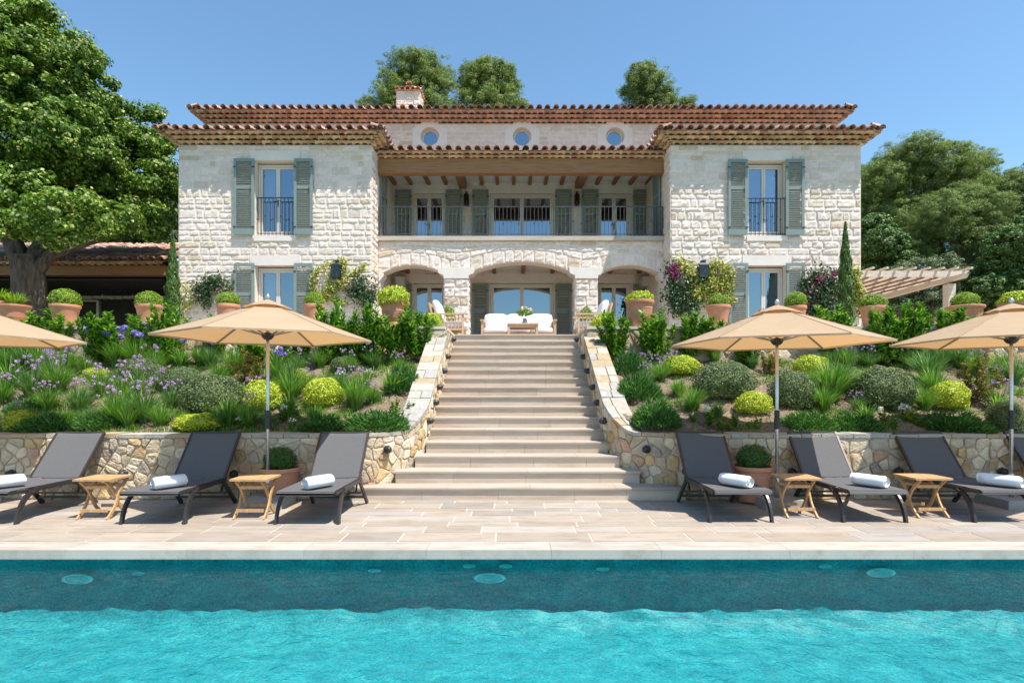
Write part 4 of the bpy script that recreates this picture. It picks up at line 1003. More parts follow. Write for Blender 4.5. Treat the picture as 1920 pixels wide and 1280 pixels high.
# ---- wall lanterns
def lantern(x, y, z, h=.40, w_=.20):
    root = empty('wall_lantern', (x, y, z)); mb = MB(); t = .014; hw = w_ / 2; ya, yb = -.05 - w_ * .8, -.05
    for X in (-hw, hw):
        for Y in (ya, yb): mb.box(X - t / 2, Y - t / 2, 0, X + t / 2, Y + t / 2, h * .72)
    mb.box(-hw, ya, -.02, hw, yb, .012); mb.hexa([(-hw - .01, ya - .01, h * .72), (hw + .01, ya - .01, h * .72), (hw + .01, yb + .01, h * .72), (-hw - .01, yb + .01, h * .72), (-hw * .5, ya + .05, h * .86), (hw * .5, ya + .05, h * .86), (hw * .5, yb - .03, h * .86), (-hw * .5, yb - .03, h * .86)])
    mb.box(-hw * .45, ya + .055, h * .862, hw * .45, yb - .035, h * .97); mb.box(-hw * .6, ya + .045, h * .971, hw * .6, yb - .02, h); mb.box(-hw, yb + .002, -.02, hw, 0, h * .75); mb.build('body', M['iron'], root)
    mb = MB(); mb.poly([(-hw, ya, .012), (hw, ya, .012), (hw, ya, h * .72), (-hw, ya, h * .72)]); mb.poly([(-hw, ya, .012), (-hw, yb, .012), (-hw, yb, h * .72), (-hw, ya, h * .72)]); mb.poly([(hw, ya, .012), (hw, yb, .012), (hw, yb, h * .72), (hw, ya, h * .72)]); mb.build('glass', M['lantern_glass'], root)
    mb = MB(); mb.tube([(0, (ya + yb) / 2, .01), (0, (ya + yb) / 2, .14)], .016, 8); mb.build('candle_bulb', M['frame'], root)
    return root
for px, nm in ((635, 'left tower beside the yellow climber'), (1314.5, 'right tower beside the green shutter')):
    tag(lantern(wx(px, YT), YT - .03, wz(522, YT), .47, .25), 'black glazed lantern on the ' + nm, 'lantern', 'lanterns on the towers')
for px, nm in ((875, 'left'), (1081, 'right')):
    tag(lantern(wx(px, YB), YB - .02, wz(386, YB), .44, .15), 'dark lantern high on the loggia wall %s of the wide middle window' % nm, 'lantern', 'lanterns in the loggia')
# ------------------------------------------------------------------ sun loungers
def lounger():
    root = empty('sun_lounger'); W_ = 0.66; hw = W_ / 2; y0, y1, zs = 0.0, 1.03, 0.345
    by, bz = y1 + 0.44, 0.925
    mb = MB()     # side rails running into curved front legs
    for s in (-1, 1):
        x = s * hw
        mb.bar((x, y0 + .30, zs), (x, y1 + .02, zs + .005), .028, .05)
        mb.bar((x * .975, y1, zs + .02), (x * .975, by, bz), .026, .034)
    mb.tube([(-hw, y0 + .01, zs + .012), (hw, y0 + .01, zs + .012)], .018, 8); mb.tube([(-hw * .97, by, bz), (hw * .97, by, bz)], .014, 8)
    mb.bar((-hw, y1 - .02, zs - .03), (hw, y1 - .02, zs - .03), .03, .03); mb.bar((-hw, .32, zs - .03), (hw, .32, zs - .03), .03, .03)
    mb.bar((-hw, y0 + .02, zs + .008), (-hw, y0 + .32, zs + .002), .028, .03); mb.bar((hw, y0 + .02, zs + .008), (hw, y0 + .32, zs + .002), .028, .03)
    mb.bar((-hw * .8, y1 + .04, zs - .16), (-hw * .8, y1 + .25, zs + .28), .02, .02); mb.bar((hw * .8, y1 + .04, zs - .16), (hw * .8, y1 + .25, zs + .28), .02, .02)
    mb.bar((-hw, y1 + .04, zs - .17), (hw, y1 + .04, zs - .17), .022, .022)
    mb.build('frame', M['charcoal_metal'], root)
    for s in (-1, 1):
        mb = MB(); x = s * hw; pts = []
        for k in range(11):
            t = k / 10; a = t * PI / 2; pts.append((x + s * (.012 + .012 * t), y0 + .34 - .24 * math.sin(a) - .035 * t * t, (zs - .012) * (1 - (1 - math.cos(a)) * .62) - .125 * t * t))
        z_end = pts[-1][2]; pts = [(p[0], p[1], p[2] - (z_end - .0) * (k / 10) ** 1.5 * 1.0) for k, p in enumerate(pts)]
        q = [Vector(p) for p in pts]
        for a, b in zip(q, q[1:]): mb.bar(a, b + (b - a) * .08, .028, .052, (0, 1, .3))
        mb.build('leg', M['charcoal_metal'], root)
        mb = MB(); mb.bar((x + s * .01, y1 - .06, zs - .01), (x + s * .03, y1 + .24, .0), .028, .052, (0, 1, .3)); mb.build('leg', M['charcoal_metal'], root)
    mb = MB(); mb.bar((-hw, y1 + .15, .10), (hw, y1 + .15, .10), .03, .03); mb.build('crossbar', M['charcoal_metal'], root)
    def cloth(prof, w_):
        mb = MB(); n = 8; rows = []
        for (y, z, sag) in prof:
            rows.append([mb.v((-w_ + 2 * w_ * k / n, y, z - sag * (1 - (2 * k / n - 1) ** 2))) for k in range(n + 1)])
        for a, b in zip(rows, rows[1:]):
            for k in range(n): mb.f(a[k], a[k + 1], b[k + 1], b[k])
        # underside
        rows = []
        for (y, z, sag) in prof: rows.append([mb.v((-w_ + 2 * w_ * k / n, y, z - .006 - sag * (1 - (2 * k / n - 1) ** 2))) for k in range(n + 1)])
        for a, b in zip(rows, rows[1:]):
            for k in range(n): mb.f(a[k + 1], a[k], b[k], b[k + 1])
        return mb
    pr = [(y0 - .012, zs - .008, 0), (y0 - .012, zs + .02, 0), (y0 + .02, zs + .034, .002)] + [(y0 + .02 + (y1 - y0 - .04) * k / 8, zs + .034 + (.0 if k else 0), .012) for k in range(1, 9)]
    cloth(pr, hw - .008).build('seat', M['sling'], root, True)
    pr = [(y1 + (by - y1) * k / 8, zs + .04 + (bz + .014 - zs - .04) * k / 8, .010) for k in range(9)] + [(by + .014, bz + .012, 0), (by + .014, bz - .01, 0)]
    cloth(pr, hw * .97 - .006).build('backrest', M['sling'], root, True)
    return root
LO = [(-5.92, 6.33), (-4.03, 6.33), (-2.30, 6.33), (2.61, 6.42), (4.13, 6.42), (5.62, 6.42), (7.15, 6.42)]
LL = ['charcoal sun lounger at the far left edge with its rolled towel cut by the frame', 'charcoal sun lounger between the two left side tables',
      'charcoal sun lounger just left of the steps', 'charcoal sun lounger just right of the steps', 'charcoal sun lounger between the two right side tables',
      'charcoal sun lounger beside the rightmost parasol base', 'charcoal sun lounger backrest cut off by the right edge']
lo = lounger()
for i, ((x, y), lb) in enumerate(zip(LO, LL)):
    o = lo if i == 0 else copy_tree(lo)
    o.location = (x, y, 0); o.rotation_euler = (0, 0, math.radians((-.6, .8, -.4, .5, -.9, .4, 0)[i])); tag(o, lb, 'sun lounger', 'sun loungers along the pool deck')
# rolled towels: spiral roll
def towel(L=.30, R=.072, seed=0):
    rr = random.Random(seed); mb = MB(); n = 60; turns = 3.2; th = .017
    xs_ = [-L / 2 + L * k / 10 for k in range(11)]; rows = []
    outer = []
    for k in range(n + 1):
        t = k / n; ang = t * turns * 2 * PI; rad = .012 + (R - .012) * t
        outer.append((ang, rad))
    for x in xs_:
        e = 1 - .10 * (abs(x) / (L / 2)) ** 6
        rows.append([mb.v((x + rr.uniform(-.001, .001) + (.010 * math.sin(a * .7) if abs(x) > L / 2 - .01 else 0), math.cos(a) * ra * 1.12 * e + rr.uniform(-.001, .001), (math.sin(a) * ra * .92) * e + R * .92)) for a, ra in outer])
    for a, b in zip(rows, rows[1:]):
        for k in range(n): mb.f(a[k], a[k + 1], b[k + 1], b[k])
    mb.lathe([(0.001, -L / 2 + .02), (R * .9, -L / 2 + .02), (R * .95, L / 2 - .02), (.001, L / 2 - .02)], 20)
    nl = 20 * 4
    for i in range(len(mb.V) - nl, len(mb.V)):
        p = mb.V[i]; mb.V[i] = (p[2], p[0] * 1.1, p[1] * .9 + R * .92)
    return mb
TW = [(-5.92 + .02, 6.60, -12), (-4.03 + .06, 6.60, -12), (-2.30 + .06, 6.60, -14), (2.61 + .03, 6.70, 12), (4.13 + .08, 6.70, 12), (5.62 + .13, 6.70, 10)]
TL = ['at the far left edge', 'between the left side tables', 'left of the steps', 'right of the steps', 'between the right side tables', 'near the right edge']
for i, ((x, y, a), t) in enumerate(zip(TW, TL)):
    mb = towel(.40 if i in (0, 5) else .36, .082, i); o = mb.build('rolled_towel', M['towel'], smooth=True)
    o.location = (x, y, .371); o.rotation_euler = (0, 0, math.radians(90 + (-34 if i < 3 else 34)) )
    tag(o, 'white rolled towel on the lounger ' + t, 'towel', 'rolled towels on the loungers')
# ------------------------------------------------------------------ folding side tables
def side_table():
    root = empty('side_table'); W_, D_, H_ = .44, .40, .47; mb = MB()
    n = 7
    for k in range(n):
        a = -W_ / 2 + .03 + (W_ - .06) * k / n; mb.box(a + .002, -D_ / 2 + .032, H_ - .018, a + (W_ - .06) / n - .002, D_ / 2 - .032, H_)
    mb.box(-W_ / 2, -D_ / 2, H_ - .022, W_ / 2, -D_ / 2 + .03, H_ + .001); mb.box(-W_ / 2, D_ / 2 - .03, H_ - .022, W_ / 2, D_ / 2, H_ + .001)
    mb.box(-W_ / 2, -D_ / 2 + .031, H_ - .022, -W_ / 2 + .029, D_ / 2 - .031, H_ + .001); mb.box(W_ / 2 - .029, -D_ / 2 + .031, H_ - .022, W_ / 2, D_ / 2 - .031, H_ + .001)
    for x in (-.13, .13): mb.box(x - .012, -D_ / 2 + .04, H_ - .040, x + .012, D_ / 2 - .04, H_ - .0225)
    mb.build('table_top', M['teak'], root)
    for s in (-1, 1):
        for (xo, ya, yb) in ((.175, -.19, .17), (.148, .19, -.17)):
            x = s * xo; mb = MB(); pts = []
            for k in range(9):
                t = k / 8; pts.append(Vector((x, ya + (yb - ya) * t + (.028 * math.sin(PI * 2 * t) * (1 if ya < 0 else -1)), (H_ - .03) * t)))
            for a, b in zip(pts, pts[1:]): mb.bar(a, b + (b - a) * .03, .020, .034, (0, 1, 0))
            mb.build('leg', M['teak'], root)
    for q, (y, z, w_) in enumerate(((-.158, .10, .16), (.158, .10, .14), (.10, .36, .16), (-.10, .36, .14))):
        mb = MB(); mb.bar((-w_, y, z), (w_, y, z), .014, .036)
        if q == 3:
            for k in range(5): mb.bar((-.10 + .05 * k, -.10, .375), (-.10 + .05 * k, .10, .375), .012, .01)
        mb.build('rail', M['teak'], root)
    return root
TB = [(-4.88, 6.80, 'leftmost folding teak side table between two loungers'), (-3.06, 6.80, 'folding teak side table under the left parasol pole'),
      (3.42, 6.88, 'folding teak side table beside the right parasol pole'), (4.96, 6.88, 'rightmost folding teak side table between two loungers')]
tb = side_table()
for i, (x, y, lb) in enumerate(TB):
    o = tb if i == 0 else copy_tree(tb); o.location = (x, y, 0); tag(o, lb, 'side table', 'folding side tables between the loungers')
# ------------------------------------------------------------------ parasols
def parasol(phi, zr=2.17, za=2.66, R=1.33):
    root = empty('parasol'); n = 6; S = 8; K = 10
    def cp(k, i, j, drop=0.0):     # sector k, radial i/S, along j/K
        a0 = phi + k * PI / 3; a1 = a0 + PI / 3; t = i / S; u = j / K
        p0 = Vector((math.cos(a0), math.sin(a0), 0)) * R * t; p1 = Vector((math.cos(a1), math.sin(a1), 0)) * R * t
        p = p0 * (1 - u) + p1 * u; z = za + (zr - za) * (t ** 0.96); sag = 4 * u * (1 - u)
        p = p * (1 - .022 * sag * t); z -= (.035 * sag * t * (1 - t * .75)); z += .012 * sag * t * t
        return (p.x, p.y, z - drop)
    mb = MB()
    for k in range(n):
        g = [[mb.v(cp(k, i, j)) for j in range(K + 1)] for i in range(S + 1)]
        for i in range(S):
            for j in range(K): mb.f(g[i][j], g[i + 1][j], g[i + 1][j + 1], g[i][j + 1])
        e0 = [mb.v(cp(k, S, j)) for j in range(K + 1)]; e1 = [mb.v(cp(k, S, j, .022)) for j in range(K + 1)]
        for j in range(K): mb.f(e0[j], e0[j + 1], e1[j + 1], e1[j])
    mb.build('canopy', M['canvas'], root, False)
    mb = MB()
    for k in range(n):
        pp = [Vector(cp(k, i, 0)) + Vector((0, 0, .003)) for i in range(S + 1)]
        mb.tube(pp, .004, 5, False)
    mb.build('seam', M['canvas'], root)
    mb = MB(); r2 = .31     # vent cap
    for k in range(n):
        a0 = phi + k * PI / 3; a1 = a0 + PI / 3; ap = mb.v((0, 0, za + .03)); pts = []
        for j in range(9):
            u = j / 8; p = (Vector((math.cos(a0), math.sin(a0), 0)) * (1 - u) + Vector((math.cos(a1), math.sin(a1), 0)) * u) * r2
            sg = 4 * u * (1 - u); pts.append(mb.v((p.x * (1 - .05 * sg), p.y * (1 - .05 * sg), za + .03 - .098 - .02 * (1 - sg) + .0)))
        for j in range(8): mb.f(ap, pts[j], pts[j + 1])
    mb.build('vent_cap', M['canvas'], root)
    mb = MB(); mb.lathe([(.02, za + .03), (.03, za + .05), (.028, za + .075), (.012, za + .095), (.001, za + .10)], 12); mb.build('finial', M['silver'], root, True)
    mb = MB(); mb.tube([(0, 0, .05), (0, 0, za)], .0215, 14); mb.build('pole', M['silver'], root, True)
    mb = MB(); mb.lathe([(.023, 1.00), (.034, 1.01), (.036, 1.14), (.028, 1.16), (.033, 1.17), (.034, 1.235), (.024, 1.245)], 14); mb.tube([(.03, 0, 1.08), (.07, -.02, 1.08)], .008, 6); mb.tube([(.07, -.02, 1.08), (.075, -.02, 1.02)], .007, 6)
    mb.build('crank_housing', M['black_plastic'], root)
    mb = MB(); zh = zr + .02; mb.lathe([(.024, zh - .05), (.045, zh - .045), (.075, zh - .01), (.078, zh + .02), (.05, zh + .04), (.024, zh + .045)], 16)
    mb.build('hub', M['black_plastic'], root)
    for k in range(n):
        a = phi + k * PI / 3; d = Vector((math.cos(a), math.sin(a), 0)); mb = MB()
        mb.bar(d * .05 + Vector((0, 0, za - .045)), d * (R * .985) + Vector((0, 0, zr - .008)), .018, .020); rb = mb.build('rib', M['rib_metal'], root)
        mb = MB(); mb.bar(d * .07 + Vector((0, 0, zh + .01)), d * (R * .52) + Vector((0, 0, za + (zr - za) * .52 - .03)), .014, .016); mb.build('strut', M['rib_metal'], rb)
    mb = MB(); mb.hexa([(-.27, -.27, 0), (.27, -.27, 0), (.27, .27, 0), (-.27, .27, 0), (-.255, -.255, .115), (.255, -.255, .115), (.255, .255, .115), (-.255, .255, .115)])
    mb.build('base', M['granite'], root)
    mb = MB(); mb.tube([(0, 0, .116), (0, 0, .42)], .027, 12); mb.build('pole_sleeve', M['silver'], root, True)
    return root
PR = [(-7.12, 7.38, 22, 2.16, 'leftmost cream parasol, cut by the frame edge'), (-3.18, 7.41, 24, 2.19, 'cream parasol standing left of the steps beside a terracotta pot'),
      (3.45, 7.41, -22, 2.12, 'cream parasol standing right of the steps, slightly turned'), (6.51, 7.42, 28, 2.14, 'rightmost cream parasol, cut by the frame edge')]
for (x, y, ph, zr, lb) in PR:
    o = parasol(math.radians(ph), zr, zr + .47); o.location = (x, y, 0); tag(o, lb, 'parasol', 'cream parasols over the loungers')
# ------------------------------------------------------------------ round wall lights
def wall_light():
    root = empty('wall_light'); mb = MB()
    mb.lathe([(.055, 0), (.06, .012), (.05, .03), (.02, .034)], 18); 
    for i, p in enumerate(mb.V): mb.V[i] = (p[0], -p[2], p[1])
    mb.build('mount', M['black_plastic'], root)
    mb = MB(); n = 12
    prof = [(.052, .0)] + [(.052 * math.cos(t * PI / 2 / 6), .052 * math.sin(t * PI / 2 / 6)) for t in range(1, 7)]
    mb.lathe([(max(.001, a), b * 1.25) for a, b in prof], 20)
    mb.V = [(p[0], -.036 - p[2], p[1]) for p in mb.V]
    mb.build('shade', M['black_plastic'], root, True); return root
wlp = wall_light(); used = False
WLX = [(20, 888, 'behind the leftmost lounger'), (231, 888, 'above the leftmost side table'), (438, 889, 'behind the left parasol table'), (1287, 883, 'beside the lounger right of the steps'), (1487, 886, 'just right of the right deck pot'), (1685, 884, 'behind the rightmost side table'), (1880, 884, 'beside the rightmost parasol pole')]
first = True
def put_light(x, y, z, rz, lb):
    global first
    o = wlp if first else copy_tree(wlp); first = False
    o.location = (x, y, z); o.rotation_euler = (0, 0, rz); tag(o, lb, 'wall light', 'black dome lights on the stone walls')
for px, py, lb in WLX: put_light(wx(px, 7.80), 7.825, wz(py, 7.80), 0, 'black dome light on the lower wall ' + lb)
for s in (-1, 1):
    P_ = WALLS[s]
    def at_y(Yt):
        best = min(range(len(P_.p)), key=lambda i: abs(P_.p[i][1] - Yt) + (10 if abs(P_.p[i][0]) > 3 else 0)); u = P_.s[best]; return P_.at(u)
    sd = 'left' if s < 0 else 'right'
    for k, (Yt, z, w_) in enumerate([(8.14, .66, 'on the curved end of the wall'), (9.02, 1.02, 'lowest of those on the cheek'), (9.55, 1.30, 'second lowest on the cheek'), (10.12, 1.56, 'halfway up the cheek'), (10.75, 1.87, 'second highest on the cheek'), (11.40, 2.18, 'highest on the cheek'), (12.5, 2.62, 'at the top step')]):
        x, y, n = at_y(min(Yt, 11.6)); y = Yt if Yt > 11.6 else y
        rz = math.atan2(n.x, -n.y)
        put_light(x + n.x * .03, y + n.y * .03, z, rz, 'black dome light %s, %s of the steps' % (w_, sd))
# ------------------------------------------------------------------ terrace furniture
def rbox(mb, x0, y0, z0, x1, y1, z1, rd=.04, puff=.02):
    """soft cushion: rounded, slightly puffed box"""
    n = 8; c = Vector(((x0 + x1) / 2, (y0 + y1) / 2, (z0 + z1) / 2)); h = Vector(((x1 - x0) / 2, (y1 - y0) / 2, (z1 - z0) / 2))
    for ax in range(3):
        for sg in (-1, 1):
            o1, o2 = (ax + 1) % 3, (ax + 2) % 3; g = []
            for i in range(n + 1):
                row = []
                for j in range(n + 1):
                    q = [0, 0, 0]; q[ax] = sg; q[o1] = -1 + 2 * i / n; q[o2] = -1 + 2 * j / n
                    p = Vector([q[k] * h[k] for k in range(3)]); inner = Vector([max(-(h[k] - rd), min(h[k] - rd, p[k])) for k in range(3)])
                    d = p - inner; p = inner + (d.normalized() * rd if d.length > 1e-6 else d)
                    pf = (1 - q[o1] ** 2) * (1 - q[o2] ** 2) * puff; p[ax] += sg * pf; row.append(mb.v(c + p))
                g.append(row)
            for i in range(n):
                for j in range(n): mb.f(g[i][j], g[i + 1][j], g[i + 1][j + 1], g[i][j + 1])
sy = 15.3; sx0, sx1 = wx(902, sy), wx(1043, sy); W_ = sx1 - sx0
sofa = empty('garden_sofa', ((sx0 + sx1) / 2, sy, TZ)); tag(sofa, 'teak sofa with white cushions facing the steps in front of the middle arch', 'sofa')
hw = W_ / 2; mb = MB()
mb.box(-hw + .05, 0, .16, hw - .05, .78, .24)
for x in (-hw + .03, hw - .03):
    for y in (.03, .75): mb.box(x - .03, y - .03, 0, x + .03, y + .03, .58)
    mb.box(x - .055, -.03, .5801, x + .055, .80, .61); 
    for k in range(6): mb.box(x - .012, .12 + k * .1, .24, x + .012, .15 + k * .1, .579)
mb.box(-hw + .06, .74, .24, hw - .06, .78, .72); mb.build('frame', M['teak_pale'], sofa)
for k in range(3):
    a = -hw + .075 + (W_ - .15) * k / 3; b = a + (W_ - .15) / 3 - .008
    mb = MB(); rbox(mb, a, .01, .245, b, .60, .40, .045, .02); mb.build('seat_cushion', M['cushion'], sofa, True)
    mb = MB(); rbox(mb, a, .54, .40, b, .73, .82, .05, .03); mb.build('back_cushion', M['cushion'], sofa, True)
ty = 14.5; tx0, tx1 = wx(951, ty), wx(1010, ty)
ct = empty('coffee_table', ((tx0 + tx1) / 2, ty, TZ)); tag(ct, 'low pale teak coffee table with a flower vase at the top of the steps', 'coffee table')
hw = (tx1 - tx0) / 2; mb = MB(); mb.box(-hw, -.02, .385, hw, .62, .42); mb.build('table_top', M['teak_pale'], ct)
mb = MB(); mb.box(-hw + .06, .01, .31, hw - .06, .59, .384); mb.box(-hw + .07, .03, .10, hw - .07, .57, .125); mb.build('apron', M['teak_pale'], ct)
for x in (-hw + .04, hw - .04):
    for y in (.03, .57):
        mb = MB(); mb.box(x - .03, y - .03, 0, x + .03, y + .03, .384); mb.build('leg', M['teak_pale'], ct)
def armchair(px0, px1, y, face, lb):
    root = empty('garden_armchair', (wx((px0 + px1) / 2, y), y, TZ), 0 if face > 0 else PI); D_ = .78; hw = D_ / 2; Wd = .72
    mb = MB()      # local: x forward (seat front at +x), y across
    for yy in (-Wd / 2, Wd / 2):
        mb.box(hw - .05, yy - .025, 0, hw, yy + .025, .56); mb.box(-hw + .08, yy - .025, 0, -hw + .13, yy + .025, .56)
        mb.box(-hw + .04, yy - .045, .5601, hw + .04, yy + .045, .59); mb.box(-hw + .13, yy - .02, .18, hw - .05, yy + .02, .23)
        for k in range(6):
            x = -hw + .21 + k * .088; mb.box(x - .011, yy - .011, .2301, x + .011, yy + .011, .56)
    mb.box(-hw + .1, -Wd / 2 + .026, .18, hw - .02, Wd / 2 - .026, .235)
    mb.hexa([(-hw + .06, -Wd / 2 + .03, .24), (-hw + .10, -Wd / 2 + .03, .24), (-hw + .10, Wd / 2 - .03, .24), (-hw + .06, Wd / 2 - .03, .24), (-hw - .10, -Wd / 2 + .03, .86), (-hw - .06, -Wd / 2 + .03, .86), (-hw - .06, Wd / 2 - .03, .86), (-hw - .10, Wd / 2 - .03, .86)])
    mb.build('frame', M['teak_pale'], root)
    mb = MB(); rbox(mb, -hw + .14, -Wd / 2 + .04, .24, hw + .03, Wd / 2 - .04, .40, .05, .02); mb.build('seat_cushion', M['cushion'], root, True)
    mb = MB(); rbox(mb, -hw + .12, -Wd / 2 + .05, .38, -hw + .30, Wd / 2 - .05, .92, .06, .03)
    mb.V = [(p[0] - (p[2] - .38) * .27, p[1], p[2]) for p in mb.V]; mb.build('back_cushion', M['cushion'], root, True)
    return tag(root, lb, 'armchair', 'garden armchairs on the terrace')
armchair(812, 874, 14.3, 1, 'teak armchair with white cushions left of the sofa, seen side on')
armchair(1078, 1140, 14.3, -1, 'teak armchair with white cushions right of the sofa, half behind a shrub')
# ------------------------------------------------------------------ pots
def pot_mesh(mb, R, H_, style=0):
    t = .02
    if style == 0: pr = [(.62, 0), (.64, .02), (.80, .55), (.90, .80), (.92, .86), (1.0, .90), (1.0, .97), (.97, 1.0), (.90, 1.0), (.86, .90), (.80, .86)]
    elif style == 1: pr = [(.66, 0), (.70, .03), (.60, .22), (.66, .25), (.66, .29), (.72, .34), (.80, .55), (.82, .60), (.80, .63), (.84, .80), (.98, .92), (1.0, .97), (.98, 1.0), (.90, 1.0), (.82, .92)]
    elif style == 2: pr = [(.70, 0), (.72, .02), (.86, .66), (.88, .70), (.87, .74), (.90, .86), (.98, .88), (1.0, .92), (1.0, .98), (.97, 1.0), (.92, 1.0), (.88, .93), (.85, .88)]
    else: pr = [(.50, 0), (.55, .02), (.42, .12), (.42, .16), (.75, .45), (.85, .8), (1.0, .92), (1.0, 1.0), (.9, 1.0), (.85, .9)]
    mb.lathe([(R * a, H_ * b) for a, b in pr], 32)
# ------------------------------------------------------------------ leaves
def rnd(rs, n): 
    v = rs.normal(size=(n, 3)); return v / np.linalg.norm(v, axis=1, keepdims=True)
def leaves(rs, C, Nn, l, w_, curl=0.0, tdir=None, tj=1.0):
    """one rhombic leaf per centre; Nn normals; l, w_ arrays or scalars"""
    n = len(C); l = np.broadcast_to(l, (n,)) * rs.uniform(.7, 1.25, n); w_ = np.broadcast_to(w_, (n,)) * rs.uniform(.8, 1.2, n)
    T = rnd(rs, n) if tdir is None else tdir + tj * rnd(rs, n)
    T = T - Nn * np.sum(T * Nn, 1, keepdims=True); T /= np.linalg.norm(T, axis=1, keepdims=True) + 1e-9; B = np.cross(Nn, T)
    l = l[:, None] / 2; w_ = w_[:, None] / 2
    return np.stack([C - T * l, C + B * w_ + T * l * .1, C + T * l - Nn * l * curl, C - B * w_ + T * l * .1], 1).reshape(-1, 3)
def unit(v): return v / (np.linalg.norm(v, axis=1, keepdims=True) + 1e-9)
def ball_leaves(rs, n, R, l, w_, flat=1.0, depth=.22, lump=.06, up=.35, bottom=-.55):
    d = rnd(rs, int(n * 1.6)); d = d[d[:, 2] > bottom][:n]
    ph = rs.uniform(0, 6, 6)
    bmp = lump * (np.sin(d[:, 0] * 6 + ph[0]) * np.sin(d[:, 1] * 5 + ph[1]) + .6 * np.sin(d[:, 2] * 8 + ph[2] + d[:, 0] * 4))
    rad = R * (1 - depth * rs.uniform(0, 1, len(d)) ** 1.5 + bmp)
    C = d * rad[:, None]; C[:, 2] *= flat
    N_ = unit(d + .9 * rnd(rs, len(d)) + np.array([0, 0, up])); return leaves(rs, C, N_, l, w_, .1)
def core_ball(R, flat, n=14, bottom=-.55):
    """opaque heart of twigs and old leaves"""
    Q = []; 
    th = np.linspace(-math.pi / 2 * .62, math.pi / 2, 9); ph = np.linspace(0, 2 * math.pi, n + 1)
    for i in range(8):
        for j in range(n):
            for a, b in ((i, j), (i, j + 1), (i + 1, j + 1), (i + 1, j)):
                Q.append((R * math.cos(th[a]) * math.cos(ph[b]), R * math.cos(th[a]) * math.sin(ph[b]), R * flat * math.sin(th[a])))
    return np.array(Q)
def clipped_ball(name, mat, seed, R=1.0, n=4200, l=.075, w_=.045, flat=.85, core=True, lump=.03, depth=.2):
    rs = np.random.RandomState(seed); V = ball_leaves(rs, n, R, l, w_, flat, depth, lump)
    me = np_mesh(name, np.concatenate([V, core_ball(R * .80, flat)]) if core else V, 4); me.materials.append(M[mat]); return me
def blades(rs, n, L, w_, spread=.7, base=.06, segs=4, droop=1.0, up=1.0):
    """arching strap leaves from a common base"""
    a = rs.uniform(0, 2 * math.pi, n); s = spread * rs.uniform(.15, 1.0, n); Ln = L * rs.uniform(.55, 1.1, n); w0 = w_ * rs.uniform(.7, 1.3, n)
    d = np.stack([np.cos(a), np.sin(a), np.zeros(n)], 1); side = np.stack([-np.sin(a), np.cos(a), np.zeros(n)], 1)
    b0 = d * (base * rs.uniform(0, 1, n))[:, None]; quads = []; prev = None
    for k in range(segs + 1):
        t = k / segs; h = Ln * (t * up - droop * .42 * s * t ** 2.4); out = Ln * s * (t ** 1.35) * .85
        p = b0 + d * out[:, None]; p[:, 2] = h; ww = (w0 * (1 - t ** 2.2) + .0008)[:, None] / 2
        cur = (p - side * ww, p + side * ww)
        if prev is not None: quads.append(np.stack([prev[0], prev[1], cur[1], cur[0]], 1))
        prev = cur
    # interleave so that one blade shares positions; islands are per quad, colour varies gently along a blade
    V = np.concatenate([np.stack([q[i] for q in quads]) for i in range(n)]) if False else np.stack(quads, 1)   # n, segs, 4, 3
    return V
def strip_mesh(name, V, mat):
    """V (n, segs, 4, 3): welded strips so each blade is one island"""
    n, s = V.shape[:2]; co_ = np.zeros((n, s + 1, 2, 3), np.float32)
    co_[:, 0, 0] = V[:, 0, 0]; co_[:, 0, 1] = V[:, 0, 1]
    for k in range(s): co_[:, k + 1, 1] = V[:, k, 2]; co_[:, k + 1, 0] = V[:, k, 3]
    base = (np.arange(n) * (s + 1) * 2)[:, None]; kk = np.arange(s)[None] * 2
    f = np.stack([base + kk, base + kk + 1, base + kk + 3, base + kk + 2], -1).reshape(-1)
    me = bpy.data.meshes.new(name); co_ = co_.reshape(-1, 3); me.vertices.add(len(co_)); me.vertices.foreach_set('co', co_.ravel())
    me.loops.add(len(f)); me.loops.foreach_set('vertex_index', f.astype(np.int32)); me.polygons.add(n * s); me.polygons.foreach_set('loop_start', np.arange(n * s, dtype=np.int32) * 4)
    me.update(calc_edges=True); me.materials.append(M[mat]); return me
def shrub_mesh(name, mat, seed, H_=1.0, Wd=.35, n=1500, l=.085, w_=.03, stems=9):
    """upright leafy stems with whorls of long leaves"""
    rs = np.random.RandomState(seed); C = []; N_ = []; T = []
    for k in range(stems):
        a = rs.uniform(0, 2 * math.pi); rr = Wd * rs.uniform(.1, 1.0) ** .6; h = H_ * rs.uniform(.72, 1.08) * (1 - .35 * (rr / Wd) ** 2)
        m_ = n // stems; t = rs.uniform(.06, 1, m_) ** .8; x = math.cos(a) * rr * (.35 + .65 * t); y = math.sin(a) * rr * (.35 + .65 * t)
        ang = rs.uniform(0, 2 * math.pi, m_); o = .10 * rs.uniform(.3, 1.1, m_) * (1 - .4 * t)
        d = np.stack([np.cos(ang), np.sin(ang), .35 + .9 * t ** 3], 1); p = np.stack([x + np.cos(ang) * o, y + np.sin(ang) * o, h * t + .04 * rs.uniform(-1, 1, m_)], 1)
        C.append(p); T.append(unit(d)); N_.append(unit(np.stack([-np.cos(ang) * .6, -np.sin(ang) * .6, np.ones(m_)], 1) + .5 * rnd(rs, m_)))
    C, T, N_ = map(np.concatenate, (C, T, N_))
    me = np_mesh(name, leaves(rs, C, N_, l, w_, .25, T, .35), 4); me.materials.append(M[mat]); return me
